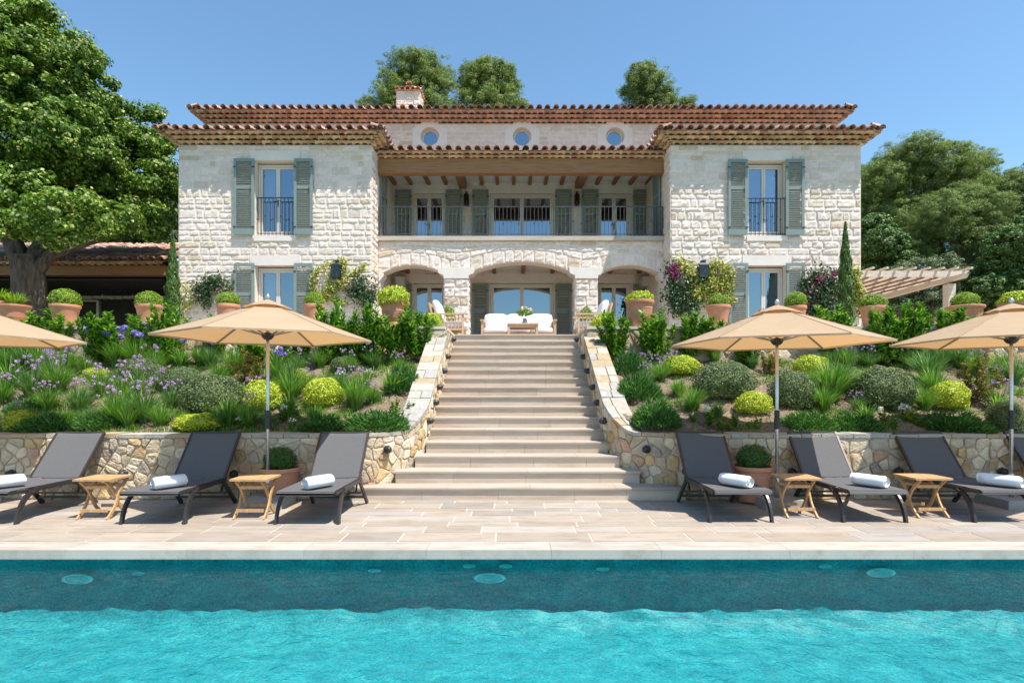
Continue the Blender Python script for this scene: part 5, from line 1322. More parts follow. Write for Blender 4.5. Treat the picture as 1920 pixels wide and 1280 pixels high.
def heads(rs, n, R, mat, L=.5, pr=.035, petals=26, spread=.35, name='flower_head', stalk=True, flat=1.0):
    """list of (flower mesh, stalk mesh) for a clump"""
    P = []; S = MB()
    for k in range(n):
        a = rs.uniform(0, 2 * math.pi); q = R * rs.uniform(.1, 1.0); h = L * rs.uniform(.75, 1.15); x, y = math.cos(a) * q, math.sin(a) * q
        S.tube([(x * .3, y * .3, .02), (x * .7, y * .7, h * .55), (x, y, h)], .003, 4, False)
        d = rnd(rs, petals); c = np.array([x, y, h]) + d * pr * rs.uniform(.5, 1, (petals, 1)) * np.array([1, 1, flat]); P.append(leaves(rs, c, unit(d + .6 * rnd(rs, petals)), pr * .85, pr * .5, .2))
    me = np_mesh(name, np.concatenate(P), 4); me.materials.append(M[mat])
    return me, S
def place(me, name, parent=None, loc=(0, 0, 0), sc=(1, 1, 1), rz=0):
    o = bpy.data.objects.new(name, me); COL.objects.link(o); o.location = loc; o.scale = sc; o.rotation_euler = (0, 0, rz)
    if parent is not None: o.parent = parent
    return o
rs0 = np.random.RandomState(1)
BOX = [clipped_ball('foliage', 'leaf_box', 10 + k, 1, 3000, .13, .07, 1.0, lump=.04, depth=.28) for k in range(2)]
BOXD = clipped_ball('foliage', 'leaf_box_dark', 14, 1, 3200, .13, .06, 1.0, lump=.06, depth=.3)
LIME = [clipped_ball('foliage', 'leaf_lime', 20 + k, 1, 4600, .095, .06, .8, lump=.07, depth=.28) for k in range(3)]
LIMEP = clipped_ball('foliage', 'leaf_lime', 27, 1, 2600, .16, .07, .62, lump=.10, depth=.35)
GREY = [clipped_ball('foliage', 'leaf_grey', 30 + k, 1, 8500, .080, .034, .85, lump=.07, depth=.25) for k in range(3)]
# potted plants ------------------------------------------------------
def potted(px, rim, bot, rimw, Y, style, plant, pw, ptop, lb, grp='terracotta pots along the terrace edge', base=None):
    x = wx(px, Y); zr_ = wz(rim, Y); zb_ = wz(bot, Y) if base is None else base; R = rimw / 2 * Y / F; H_ = zr_ - zb_
    root = empty('potted_plant', (x, Y, zb_)); mb = MB(); pot_mesh(mb, R, H_, style); mb.build('pot', M['terracotta'], root, False)
    mb = MB(); mb.lathe([(.001, H_ * .90), (R * .86, H_ * .90)], 20); mb.build('potting_soil', M['soil'], root)
    pr_ = pw / 2 * Y / F; ph_ = wz(ptop, Y) - zr_
    kind, me = plant
    if kind == 'ball':
        s_ = pr_; fz = max(.9, ph_ / (1.45 * s_)); place(me, 'foliage', root, (0, 0, H_ + ph_ - s_ * fz * .98), (s_, s_, s_ * fz), RNG.uniform(0, 6))
    elif kind == 'dome': place(me, 'foliage', root, (0, 0, H_ + .02), (pr_, pr_, ph_ / .64), RNG.uniform(0, 6))
    tag(root, lb, 'potted plant', grp); return root
PY = 11.72
TOPB = TZ - 0.005
potted(122, 572, 612, 50, 11.9, 0, ('ball', BOX[0]), 51, 541, 'flared terracotta pot with a bright clipped box ball beside the old tree trunk', base=TOPB)
potted(280, 572, 609, 47, 12.1, 0, ('ball', BOX[1]), 48, 546, 'flared terracotta pot with a clipped box ball before the dark outbuilding opening', base=TOPB)
potted(428, 571, 600, 42, 12.9, 0, ('ball', BOX[0]), 42, 547, 'terracotta pot with a small box ball under the jasmine at the left tower', base=TOPB)
potted(589, 571, 600, 38, 12.9, 0, ('ball', BOX[1]), 37, 548, 'terracotta pot with a small box ball right of the lower left window', base=TOPB)
potted(738, 563, 612, 54, 11.75, 1, ('dome', LIMEP), 62, 537, 'tall ribbed terracotta urn with a lime green plant left of the steps', base=TOPB)
potted(1200, 564, 614, 53, 11.75, 2, ('dome', LIMEP), 53, 547, 'tall smooth terracotta pot with a lime green plant right of the steps', base=TOPB)
potted(1347, 573, 609, 44, 12.2, 0, ('ball', BOX[0]), 38, 552, 'terracotta pot with a box ball under the yellow climber', base=TOPB)
potted(1492, 574, 604, 38, 12.9, 0, ('ball', BOX[1]), 40, 547, 'terracotta pot with a box ball right of the lower right window', base=TOPB)
potted(1638, 575, 606, 48, 12.5, 0, ('ball', BOX[0]), 46, 551, 'terracotta pot with a box ball beneath the pergola end', base=TOPB)
potted(1809, 574, 609, 62, 12.0, 2, ('ball', BOX[1]), 48, 548, 'terracotta pot with a box ball right of the pergola post', base=TOPB)
potted(1907, 569, 609, 58, 11.75, 3, ('dome', LIMEP), 60, 547, 'terracotta urn with a lime green plant behind the rightmost parasol tip', base=TOPB)
potted(525, 876, 935, 72, 7.62, 2, ('ball', BOXD), 60, 836, 'large terracotta pot with a dark clipped bush on the deck left of the steps', 'pots on the deck against the wall', base=.03)
potted(1412, 873, 935, 70, 7.62, 2, ('ball', BOXD), 62, 832, 'large terracotta pot with a dark clipped bush on the deck right of the steps', 'pots on the deck against the wall', base=.03)
for X_ in (wx(525, 7.62), wx(1412, 7.62)):
    mb = MB()
    for k in range(3):
        a = k * 2 * PI / 3 + .5; mb.box(X_ + math.cos(a) * .14 - .03, 7.62 + math.sin(a) * .14 - .04, 0, X_ + math.cos(a) * .14 + .03, 7.62 + math.sin(a) * .14 + .04, .03)
    tag(mb.build('pot_feet', M['terracotta']), 'small terracotta feet under the large deck pot %s of the steps' % ('left' if X_ < 0 else 'right'), 'pot feet', 'feet under the deck pots')
# spiky plant pots at the far left
def aloe_pot(px, rim, rw, ptop, lb, Y=11.8):
    x = wx(px, Y); root = empty('potted_plant', (x, Y, TOPB)); R = rw / 2 * Y / F; H_ = wz(rim, Y) - TOPB; mb = MB(); pot_mesh(mb, R, H_, 3); mb.build('pot', M['terracotta'], root)
    rs = np.random.RandomState(int(px) + 5); me = strip_mesh('foliage', blades(rs, 120, (wz(ptop, Y) - wz(rim, Y)) * 1.25, .035, 1.1, R * .5), 'leaf_box'); place(me, 'foliage', root, (0, 0, H_ * .92)); tag(root, lb, 'potted plant', 'terracotta pots along the terrace edge')
aloe_pot(27, 572, 52, 545, 'rounded terracotta urn with a spiky green plant left of the tree trunk')
aloe_pot(-2, 566, 50, 538, 'terracotta urn with spiky leaves cut by the left edge of the frame')
# vase of flowers
vs = empty('flower_vase', (wx(984, 14.8), 14.8, TZ + .421)); mb = MB(); mb.lathe([(.05, 0), (.075, .04), (.06, .10), (.045, .15), (.055, .16)], 16); mb.build('vase', M['vase'], vs, True)
rs = np.random.RandomState(3); d = rnd(rs, 420); d = d[d[:, 2] > -.25]; place(np_mesh('greenery', leaves(rs, d * np.array([.24, .24, .17]) * rs.uniform(.6, 1.05, (len(d), 1)) + [0, 0, .27], unit(d + .6 * rnd(rs, len(d))), .07, .04), 4), 'greenery', vs).data.materials.append(M['leaf_laurel'])
P = []
for k in range(13):
    q = rnd(rs, 1)[0]; q[2] = abs(q[2]) * .9 + .15; q = q / np.linalg.norm(q) * np.array([.17, .17, .15]) + [0, 0, .31]; dd = rnd(rs, 60); P.append(leaves(rs, q + dd * .045 * rs.uniform(.5, 1, (60, 1)), unit(dd + .4 * rnd(rs, 60)), .045, .03))
place(np_mesh('blooms', np.concatenate(P), 4), 'blooms', vs).data.materials.append(M['petal_pink'])
tag(vs, 'round bouquet of white and pink flowers in a grey vase on the coffee table', 'flower vase')
# ------------------------------------------------------------------ clipped mounds on the slope
def mound(px, ytop, ybase, wpx, meshes, lb, grp, i, nm='clipped_shrub'):
    x, Y, z = bedP(px, ybase); R = wpx / 2 * Y / F; ht = (ybase - ytop) * Y / F
    root = place(meshes[i % len(meshes)], nm, None, (x, Y + R * .5, z + ht * .42), (R * RNG.uniform(.93, 1.04), R, ht / 1.42 * RNG.uniform(.97, 1.06)), i * 1.3)
    tag(root, lb, 'shrub', grp)
gl = 'lime green mounds on the slopes'; gg = 'grey green mounds on the slopes'
for i, (px, t, b, w_, lb) in enumerate([(362, 775, 812, 92, 'low lime green mound at the wall edge behind the middle left lounger'), (28, 768, 810, 62, 'lime green mound at the left edge of the bed'),
    (600, 705, 765, 76, 'rounded lime green mound right of the left parasol pole'), (485, 712, 770, 78, 'lime green mound right behind the left parasol pole'), (172, 688, 712, 44, 'small lime green mound among lilac flowers in the left bed'),
    (1283, 662, 706, 72, 'lime green mound with lilac flowers nearest the right cheek wall'), (1420, 732, 780, 70, 'bright lime ball left of the right parasol pole'), (1791, 711, 770, 68, 'bright lime ball left of the rightmost parasol pole'),
    (1527, 663, 704, 62, 'lime green mound just under the rim of the right parasol'), (560, 690, 720, 40, 'small lime mound high in the left bed')]):
    mound(px, t, b, w_, LIME, lb, gl, i)
for i, (px, t, b, w_, lb) in enumerate([(333, 685, 740, 78, 'grey green mound behind the largest mound of the left bed'), (384, 702, 778, 116, 'largest grey green mound of the left bed, lilac flowers before it'), (250, 672, 722, 92, 'grey green mound highest in the left bed'),
    (1367, 674, 752, 118, 'wide grey green mound left of the right parasol pole'), (1495, 693, 768, 86, 'grey green ball just right of the right parasol pole'), (1673, 687, 770, 114, 'wide grey green mound between the two right parasols'), (1898, 752, 812, 62, 'grey green mound behind the rightmost parasol pole'), (640, 668, 700, 50, 'small grey green mound near the upper wall in the left bed')]):
    mound(px, t, b, w_, GREY, lb, gg, i)
# ------------------------------------------------------------------ grasses, agapanthus and perennials
GR = [strip_mesh('foliage', blades(np.random.RandomState(50 + k), 420, 1.0, .017, 1.0, .12), m_) for k, m_ in enumerate(('leaf_grass', 'leaf_grass', 'leaf_bluegrass', 'leaf_bluegrass'))]
STRAP = [strip_mesh('foliage', blades(np.random.RandomState(60 + k), 120, 1.0, .048, 1.1, .10, droop=1.3), 'leaf_grass') for k in range(2)]
FL = []
for k, (mt, prd, n_) in enumerate((('petal_lilac', .055, 13), ('petal_lilac', .06, 9), ('petal_blue', .10, 6), ('petal_blue', .11, 3))):
    me, S = heads(np.random.RandomState(70 + k), n_, .5, mt, 1.15 if k < 2 else 1.3, prd, 26 if k < 2 else 60)
    if k >= 2:
        co_ = np.zeros(len(me.vertices) * 3, np.float32); me.vertices.foreach_get('co', co_); me = []
        for P_ in np.split(co_.reshape(-1, 3), n_): q_ = np_mesh('flower_head', P_, 4); q_.materials.append(M[mt]); me.append(q_)
    sm = bpy.data.meshes.new('stalks'); sm.from_pydata(S.V, [], S.Fc); sm.materials.append(M['twig']); FL.append((me, sm))
clumps = []   # (px, py base, height px, kind, flower)
C_ = clumps.append
# left bed, hand placed from the photograph
for a in [(240, 800, 60, 0, -1), (215, 795, 70, 1, 0), (270, 790, 75, 2, 0), (300, 800, 55, 0, -1), (430, 795, 62, 1, -1), (465, 800, 58, 0, 1), (410, 800, 45, 2, -1), (540, 782, 60, 4, -1), (545, 750, 70, 0, -1), (520, 712, 55, 1, 2),
          (668, 765, 68, 0, -1), (735, 738, 62, 4, -1), (700, 755, 40, 1, 0), (640, 740, 50, 2, 0), (75, 700, 70, 0, -1), (20, 730, 75, 4, -1), (60, 745, 70, 2, 0), (110, 735, 68, 0, 0), (150, 770, 60, 2, 0), (190, 745, 62, 1, 0), (130, 700, 55, 0, 0),
          (230, 765, 62, 0, 0), (255, 745, 70, 4, 0), (320, 765, 50, 2, 0), (290, 700, 50, 0, 1), (410, 720, 52, 1, -1), (440, 700, 60, 0, -1), (395, 690, 50, 2, 3), (470, 680, 55, 0, 2), (560, 700, 45, 2, 1), (600, 690, 45, 0, 1), (655, 700, 42, 0, 1),
          (700, 690, 42, 2, 0), (750, 700, 38, 0, 0), (220, 690, 62, 0, 3), (255, 690, 70, 1, 2), (180, 680, 55, 2, 3), (160, 700, 40, 0, -1), (340, 690, 55, 4, 3), (90, 770, 55, 1, 0), (30, 790, 40, 2, 0), (5, 760, 60, 0, 0), (470, 760, 50, 2, 1), (345, 792, 30, 0, -1),
          (630, 790, 28, 0, -1), (590, 790, 40, 0, -1), (500, 800, 40, 2, -1), (770, 705, 34, 1, -1), (680, 735, 45, 0, 0), (370, 762, 40, 1, 0), (425, 765, 48, 0, 1), (300, 735, 45, 2, 0),
          (10, 700, 60, 1, -1), (45, 700, 66, 2, 0), (95, 712, 55, 2, 0), (300, 685, 52, 0, 3), (520, 690, 60, 4, -1), (545, 720, 52, 2, -1), (575, 735, 40, 1, 1), (375, 685, 50, 0, -1), (60, 800, 45, 1, -1), (125, 800, 42, 0, -1), (175, 800, 50, 2, -1)]: C_(a + ('left',))
for a in [(1300, 770, 56, 0, -1), (1345, 785, 42, 2, -1), (1272, 745, 45, 0, -1), (1560, 750, 92, 0, -1), (1545, 770, 60, 1, -1), (1578, 735, 70, 2, -1), (1625, 790, 48, 4, -1), (1610, 720, 40, 4, -1), (1740, 715, 72, 2, -1), (1752, 745, 70, 0, -1), (1735, 770, 55, 1, -1), (1800, 690, 60, 0, 1), (1830, 705, 55, 0, 0),
          (1770, 690, 60, 2, 1), (1710, 690, 45, 2, 0), (1660, 680, 45, 0, -1), (1630, 690, 42, 2, 0), (1590, 690, 45, 1, 0), (1560, 688, 42, 2, 1), (1870, 770, 55, 4, 1), (1850, 740, 50, 0, 1), (1900, 720, 60, 2, -1), (1450, 690, 32, 0, -1), (1410, 690, 34, 2, 1), (1240, 715, 46, 0, 0), (1215, 722, 40, 2, 0),
          (1205, 700, 38, 1, 0), (1255, 700, 38, 0, 0), (1340, 680, 34, 0, -1), (1610, 770, 36, 2, 0), (1600, 740, 34, 1, 0), (1880, 700, 50, 1, -1), (1520, 725, 34, 0, -1), (1680, 672, 42, 1, 0), (1640, 668, 45, 2, 2), (1760, 668, 40, 0, 2), (1570, 668, 44, 0, 2), (1210, 745, 44, 2, -1)]: C_(a + ('right',))
KN = {0: 'fine green grass', 1: 'fine green grass', 2: 'blue green grass', 3: 'blue green grass', 4: 'broad strap leaf'}
FN = {-1: 'without flowers', 0: 'with lilac heads', 1: 'with lilac heads', 2: 'with blue globes', 3: 'with blue globes'}
def row_of(py): return 'front' if py >= 765 else 'middle' if py >= 722 else 'back'
cnt = {}
for c in sorted(clumps, key=lambda c: abs(c[0] - 966)):
    px, py, hp, kd, fl, sd = c; ro = row_of(py); k = (sd, ro); cnt[k] = cnt.get(k, 0) + 1
    x, Y, z = bedP(px, py); H_ = hp * Y / F; nm = 'flowering_clump' if fl >= 0 else 'grass_clump'
    root = empty(nm, (x, Y, z - .02), px * .7); s_ = H_ * 1.02
    place(GR[kd] if kd < 4 else STRAP[px % 2], 'foliage', root, (0, 0, 0), (s_, s_, s_))
    if fl >= 0:
        sf = H_ * (.95 if fl < 2 else .9); [place(q_, 'flower_head' if fl > 1 else 'flower_heads', root, (0, 0, 0), (sf, sf, sf * .95), px * .3) for q_ in (FL[fl][0] if fl > 1 else [FL[fl][0]])]; place(FL[fl][1], 'stalks', root, (0, 0, 0), (sf, sf, sf * .95), px * .3)
    tag(root, '%s clump %s, number %d from the steps, %s row, %s bed' % (KN[kd], FN[fl], cnt[k], ro, sd), 'flowers' if fl >= 0 else 'grass clump', 'clumps planted on the slopes')
# creeping juniper-like cushions at the wall edge
def spreader(name, seed, n=2600):
    rs = np.random.RandomState(seed); x = rs.uniform(-1, 1, n) ; y = rs.uniform(-1, 1, n); m_ = x * x + y * y < 1; x, y = x[m_], y[m_]; n = len(x)
    h = .55 * (1 - (x * x + y * y)) ** .6 * (1 + .25 * np.sin(x * 7 + seed) * np.sin(y * 6))
    base = np.stack([x, y, h * rs.uniform(.35, 1, n)], 1); d = unit(np.stack([x * .9 + rs.normal(0, .35, n), y * .9 + rs.normal(0, .35, n), np.full(n, .75)], 1))
    L = rs.uniform(.12, .26, n)[:, None]; s_ = unit(np.cross(d, rnd(rs, n))); w_ = .017
    mid = base + d * L * .5 + rnd(rs, n) * .01; tip = base + d * L + np.array([0, 0, -.03])
    V = np.stack([np.stack([base - s_ * w_, base + s_ * w_, mid + s_ * w_, mid - s_ * w_], 1), np.stack([mid - s_ * w_, mid + s_ * w_, tip + s_ * .002, tip - s_ * .002], 1)], 1)
    V2 = []   # side sprays
    return strip_mesh(name, V, 'leaf_juniper')
SP = [spreader('foliage', 80 + k, 5200) for k in range(3)]
gj = 'feathery evergreen cushions along the wall'
for i, (px, py, w_, h, lb) in enumerate([(85, 808, 130, 42, 'dark feathery cushion over the wall behind the leftmost lounger'), (190, 800, 120, 40, 'green feathery cushion over the sunlit wall left of the middle lounger'), (600, 806, 110, 36, 'dark feathery cushion over the wall behind the deck pot'), (700, 806, 130, 44, 'wide feathery cushion at the left curve of the wall'),
    (755, 735, 80, 56, 'feathery cushion climbing the outer side of the left cheek wall'), (1180, 700, 70, 50, 'feathery cushion beside the top of the right cheek wall'), (1200, 750, 90, 60, 'feathery cushion halfway along the right cheek wall'), (1235, 800, 110, 60, 'wide feathery cushion at the right curve of the wall'),
    (1520, 806, 110, 40, 'feathery cushion over the wall right of the parasol pole'), (1610, 806, 110, 42, 'feathery cushion over the sunlit wall between right loungers'), (1800, 812, 150, 46, 'dark feathery cushion hanging over the wall left of the rightmost pole'), (40, 770, 80, 30, 'small feathery cushion behind the leftmost one')]):
    x, Y, z = bedP(px, py); R = w_ / 2 * Y / F; o = place(SP[i % 3], 'spreading_shrub', None, (x, Y + R * .35, z - .03), (R, R * .8, h * Y / F * 1.35), i * 1.1)
    tag(o, lb, 'shrub', gj)
# small perennials
PER = []
for k in range(3):
    PER.append(shrub_mesh('foliage', 'leaf_laurel' if k < 2 else 'leaf_box', 90 + k, 1.0, .55, 150, .26, .13, 6))
me_w, S = heads(np.random.RandomState(99), 5, .35, 'petal_white', .95, .13, 16); 
ip = 0
for px, py, h, wf, sd in sorted([(1300, 790, 22, 0, 'right'), (1330, 800, 38, 1, 'right'), (1378, 800, 30, 0, 'right'), (1370, 806, 18, 0, 'right'), (1352, 806, 22, 0, 'right'), (1421, 804, 26, 0, 'right'), (1402, 808, 14, 0, 'right'), (1655, 790, 26, 1, 'right'), (1700, 793, 34, 1, 'right'), (1675, 806, 24, 0, 'right'), (1720, 800, 26, 0, 'right'), (1240, 790, 22, 0, 'right'), (1540, 712, 24, 0, 'right'), (1640, 745, 22, 0, 'right'),
                       (450, 806, 24, 1, 'left'), (472, 806, 20, 0, 'left'), (530, 790, 30, 1, 'left'), (515, 804, 20, 0, 'left'), (548, 806, 22, 1, 'left'), (745, 790, 30, 0, 'left'), (770, 770, 22, 1, 'left'), (740, 768, 24, 0, 'left'), (640, 722, 26, 1, 'left'), (690, 715, 22, 1, 'left'), (330, 806, 14, 0, 'left'), (250, 806, 16, 0, 'left'), (790, 740, 20, 0, 'left')], key=lambda q: abs(q[0] - 966)):
    x, Y, z = bedP(px, py); H_ = h * Y / F; root = empty('small_perennial', (x, Y, z - .01), px * 1.7); ip += 1; place(PER[ip % 3], 'foliage', root, (0, 0, 0), (H_, H_, H_))
    if wf: place(me_w, 'flower_heads', root, (0, 0, 0), (H_, H_, H_))
    n_ = sum(1 for _ in range(1)); k = (sd, 'per'); cnt[k] = cnt.get(k, 0) + 1
    tag(root, 'small leafy perennial %s, number %d from the steps, %s bed' % ('with white flowers' if wf else 'without flowers', cnt[k], sd), 'plant', 'small perennials in the mulch')
# creeping ground cover between the clumps
rs = np.random.RandomState(404); n = 20000; gx = rs.uniform(-12.5, 12.5, n); gy = 8.15 + 3.3 * rs.uniform(0, 1, n); ax = np.abs(gx - SX)
msk = np.sin(gx * 3.1 + np.sin(gy * 4.0) * 1.3) * np.sin(gy * 4.3 + np.sin(gx * 1.7)) + .45 * np.sin(gx * 9 + gy * 7); edge = (gy < 8.42) & (gx < 0)
keep = ((msk > np.where(gx < 0, -.15, np.where(gx < 8.6, .36, -.2))) | edge) & (ax > np.where(gy > 8.9, 1.95, np.where(gy > 8.45, 2.15, 2.6))); gx, gy = gx[keep], gy[keep]; n = len(gx)
gz = .85 + .385 * (np.clip(gy, 8.15, 11.55) - 8.2); m_ = 9; V = blades(rs, n * m_, .12, .009, 1.3, .05, 2)
V = V + np.repeat(np.stack([gx, gy, gz - .01], 1), m_, 0)[:, None, None, :]
me = strip_mesh('ground_cover', V, 'leaf_grass'); tag(place(me, 'ground_cover'), 'low creeping green ground cover filling the gaps of both flower beds', 'ground cover', kind='stuff')
# laurel shrubs along the upper wall
LA = [shrub_mesh('foliage', 'leaf_laurel', 100 + k, 1.0, .50, 2600, .14, .050, 16) for k in range(3)]; PH = shrub_mesh('foliage', 'leaf_photinia', 110, 1.0, .5, 1300, .10, .035, 12)
gs = 'glossy shrubs along the terrace wall'
for i, (px, t, b, w_, lb) in enumerate([(92, 578, 660, 72, 'glossy laurel shrub just right of the first box ball pot'), (180, 580, 680, 66, 'glossy laurel shrub before the dark outbuilding, left one'), (240, 578, 690, 78, 'glossy laurel shrub before the dark outbuilding, right one'), (315, 565, 690, 62, 'glossy laurel shrub left of the left cypress foot'),
    (400, 585, 670, 60, 'glossy laurel rising behind the top of the left parasol'), (552, 590, 680, 60, 'glossy laurel behind the right rim of the left parasol'), (625, 560, 690, 66, 'tall glossy laurel below the yellow climber, left of two'), (690, 566, 690, 74, 'tall glossy laurel left of the ribbed urn'),
    (785, 568, 672, 66, 'bright laurel beside the top of the left cheek wall'), (745, 585, 680, 50, 'laurel under the ribbed urn'), (655, 600, 690, 60, 'laurel tucked between the tall laurels left of the urn'), (1152, 572, 672, 66, 'dark laurel beside the top of the right cheek wall'), (1227, 576, 680, 66, 'laurel under the smooth terracotta pot'), (1290, 580, 670, 62, 'laurel behind the left tip of the right parasol'),
    (1335, 585, 660, 70, 'laurel below the yellow climber on the right tower'), (1555, 568, 660, 70, 'bright laurel left of the right cypress foot'), (1645, 572, 690, 68, 'bright laurel under the pergola beam, left one'), (1715, 565, 700, 62, 'tall laurel under the pergola beam, right one'), (1690, 590, 690, 50, 'laurel between the two under the pergola'), (1775, 570, 660, 70, 'laurel left of the pot by the pergola post'), (1850, 585, 650, 60, 'laurel just left of the rightmost parasol top'),
    (20, 600, 690, 70, 'laurel behind the leftmost parasol'), (470, 640, 690, 60, 'laurel shaded under the left parasol canopy'), (1400, 640, 690, 60, 'laurel shaded under the right parasol canopy')]):
    x, Y, z = bedP(px, min(b, 682)); H_ = (b - t) * Y / F; Wd = w_ * Y / F / .80
    tag(place(LA[i % 3], 'laurel_shrub', None, (x, Y - .02, wz(b, Y) if b <= 682 else z - .03), (Wd, Wd * .8, H_), i * 2.1), lb, 'shrub', gs)
for i, (px, t, b, w_, lb) in enumerate([(465, 655, 720, 80, 'reddish leaved shrub under the left parasol'), (1835, 660, 755, 88, 'reddish green shrub left of the rightmost pole'), (1440, 655, 700, 60, 'reddish leaved shrub under the right parasol'), (1655, 640, 680, 50, 'reddish shrub at the foot of the terrace wall')]):
    x, Y, z = bedP(px, b); H_ = (b - t) * Y / F; Wd = w_ * Y / F; tag(place(PH, 'photinia_shrub', None, (x, Y, z - .02), (Wd, Wd * .8, H_), i * 2.), lb, 'shrub', 'reddish shrubs on the slopes')
# agave on the right cheek coping
rs = np.random.RandomState(5); o = place(strip_mesh('agave', blades(rs, 26, .20, .045, 1.2, .02, up=.7), 'leaf_olive'), 'agave', None, (1.72, 11.25, 2.42)); tag(o, 'small blue agave at the top of the right cheek wall', 'plant')
# bright shrubs at the foot of the columns
for i, (px, t, b, w_, lb) in enumerate([(842, 582, 600, 32, 'low green bush at the foot of the left column'), (1100, 584, 602, 34, 'low green bush at the foot of the right column'), (810, 590, 618, 44, 'bright low bush beside the left armchair'), (1133, 590, 620, 52, 'bright low bush before the right armchair')]):
    Y = 15.9 if i < 2 else 12.0; w2 = w_ * Y / F / 2; z0 = TZ; h = wz(t, Y) - z0
    tag(place(LIMEP if i > 1 else BOX[0], 'low_bush', None, (wx(px, Y), Y, z0 + (h * .35 if i < 2 else .05)), (w2, w2, h / (1.2 if i < 2 else .64)), i), lb, 'shrub', 'low bushes on the terrace')
# ------------------------------------------------------------------ climbers on the villa
def climber(name, lb, paths, Y, mat, n, l, w_, spread, flower=None):
    rs = np.random.RandomState(len(lb)); root = empty(name, (wx(paths[0][0][0], Y), Y, wz(paths[0][0][1], Y))); off = np.array(root.location)
    mb = MB(); C = []
    tot = sum(math.dist(a, b) for p in paths for a, b in zip(p, p[1:]))
    for p in paths:
        pts = [(wx(a, Y), Y - .03, wz(b, Y)) for a, b in p]; mb.tube([Vector(q) - Vector(off) for q in pts], .008, 5, False)
        for (a, b) in zip(p, p[1:]):
            m_ = int(n * math.dist(a, b) / tot); t = rs.uniform(0, 1, (m_, 1)); A = np.array([wx(a[0], Y), Y, wz(a[1], Y)]); B = np.array([wx(b[0], Y), Y, wz(b[1], Y)])
            C.append(A * (1 - t) + B * t + rs.normal(0, 1, (m_, 3)) * np.array([spread, .05, spread]) - np.array([0, .08, 0]))
    C = np.concatenate(C); C[:, 1] = np.minimum(C[:, 1], Y - .02)
    mb.build('stems', M['pine_bark'], root)
    N_ = unit(np.array([0, -1, .6]) + .9 * rnd(rs, len(C))); me = np_mesh('foliage', leaves(rs, C - off, N_, l, w_, .1), 4); me.materials.append(M[mat]); place(me, 'foliage', root)
    if flower:
        fm, pts, fn_, fs = flower; P = []
        for (a, b, s_) in pts:
            c = np.array([wx(a, Y), Y - .12, wz(b, Y)]); P.append(c + rs.normal(0, s_, (fn_, 3)))
        P = np.concatenate(P); me = np_mesh('blossom', leaves(rs, P - off, rnd(rs, len(P)), fs, fs * .8, .1), 4); me.materials.append(M[fm]); place(me, 'blossom', root)
    return tag(root, lb, 'climbing plant')
YT_ = YT - .07
climber('climbing_vine', 'yellow green climber trained in loops round the lantern on the left tower', [[(612, 560), (588, 545), (590, 515), (607, 500), (630, 495), (648, 490)], [(612, 560), (615, 535), (622, 520), (628, 495)], [(625, 545), (640, 528), (646, 505), (650, 488)], [(612, 552), (640, 535), (660, 515), (680, 505), (688, 497)], [(600, 558), (625, 560), (650, 570)]], YT_, 'leaf_vine', 1500, .075, .05, .055)
climber('climbing_vine', 'dark jasmine climber between the left tower vine and the loggia arch', [[(690, 575), (680, 550), (676, 530), (668, 520)], [(690, 575), (700, 555), (703, 535)], [(672, 560), (660, 545), (655, 540)], [(690, 560), (675, 545)]], YT_, 'leaf_jasmine', 1100, .09, .045, .12)
climber('climbing_vine', 'dark jasmine over the wall left of the lower left window', [[(392, 575), (388, 545), (400, 528), (425, 535), (432, 545)], [(370, 545), (390, 535), (410, 525)], [(388, 560), (378, 550), (366, 540)]], YT_, 'leaf_jasmine', 1000, .10, .05, .12)
climber('climbing_vine', 'thin yellow climber at the outer corner of the left tower', [[(345, 600), (343, 570), (352, 545), (345, 535)], [(345, 580), (362, 565), (370, 555)]], YT_, 'leaf_vine', 260, .07, .045, .07)
climber('climbing_vine', 'large yellow green climber round the lantern on the right tower', [[(1345, 575), (1340, 550), (1335, 525), (1328, 505), (1345, 495), (1362, 510), (1364, 545)], [(1300, 560), (1305, 530), (1290, 505), (1270, 490)], [(1310, 560), (1320, 540), (1340, 530), (1360, 545)], [(1300, 545), (1325, 535)], [(1330, 575), (1355, 555), (1368, 562)]], YT_, 'leaf_vine', 3000, .085, .055, .10)
climber('bougainvillea', 'dark leaved climber with magenta flowers at the corner of the right tower', [[(1270, 580), (1262, 545), (1262, 520), (1258, 500)], [(1270, 580), (1285, 555), (1290, 535), (1315, 530)], [(1262, 560), (1248, 555)], [(1275, 585), (1300, 575), (1305, 560)]], YT_, 'leaf_jasmine', 1900, .10, .05, .13, ('petal_magenta', [(1261, 505, .10), (1255, 510, .08), (1263, 518, .08)], 55, .07))
climber('bougainvillea', 'bougainvillea with magenta flowers between the lower right window and the cypress', [[(1530, 590), (1525, 560), (1522, 535), (1530, 515)], [(1545, 590), (1548, 560), (1553, 530), (1560, 520)], [(1530, 570), (1515, 550)]], YT_, 'leaf_jasmine', 2200, .11, .06, .17, ('petal_magenta', [(1526, 525, .10), (1520, 545, .10), (1560, 517, .07), (1518, 575, .10)], 36, .075))
climber('climbing_vine', 'yellow green climber beyond the right cypress at the tower corner', [[(1612, 590), (1606, 560), (1604, 530), (1600, 505)], [(1606, 560), (1612, 540)]], YT_, 'leaf_vine', 900, .085, .055, .07)
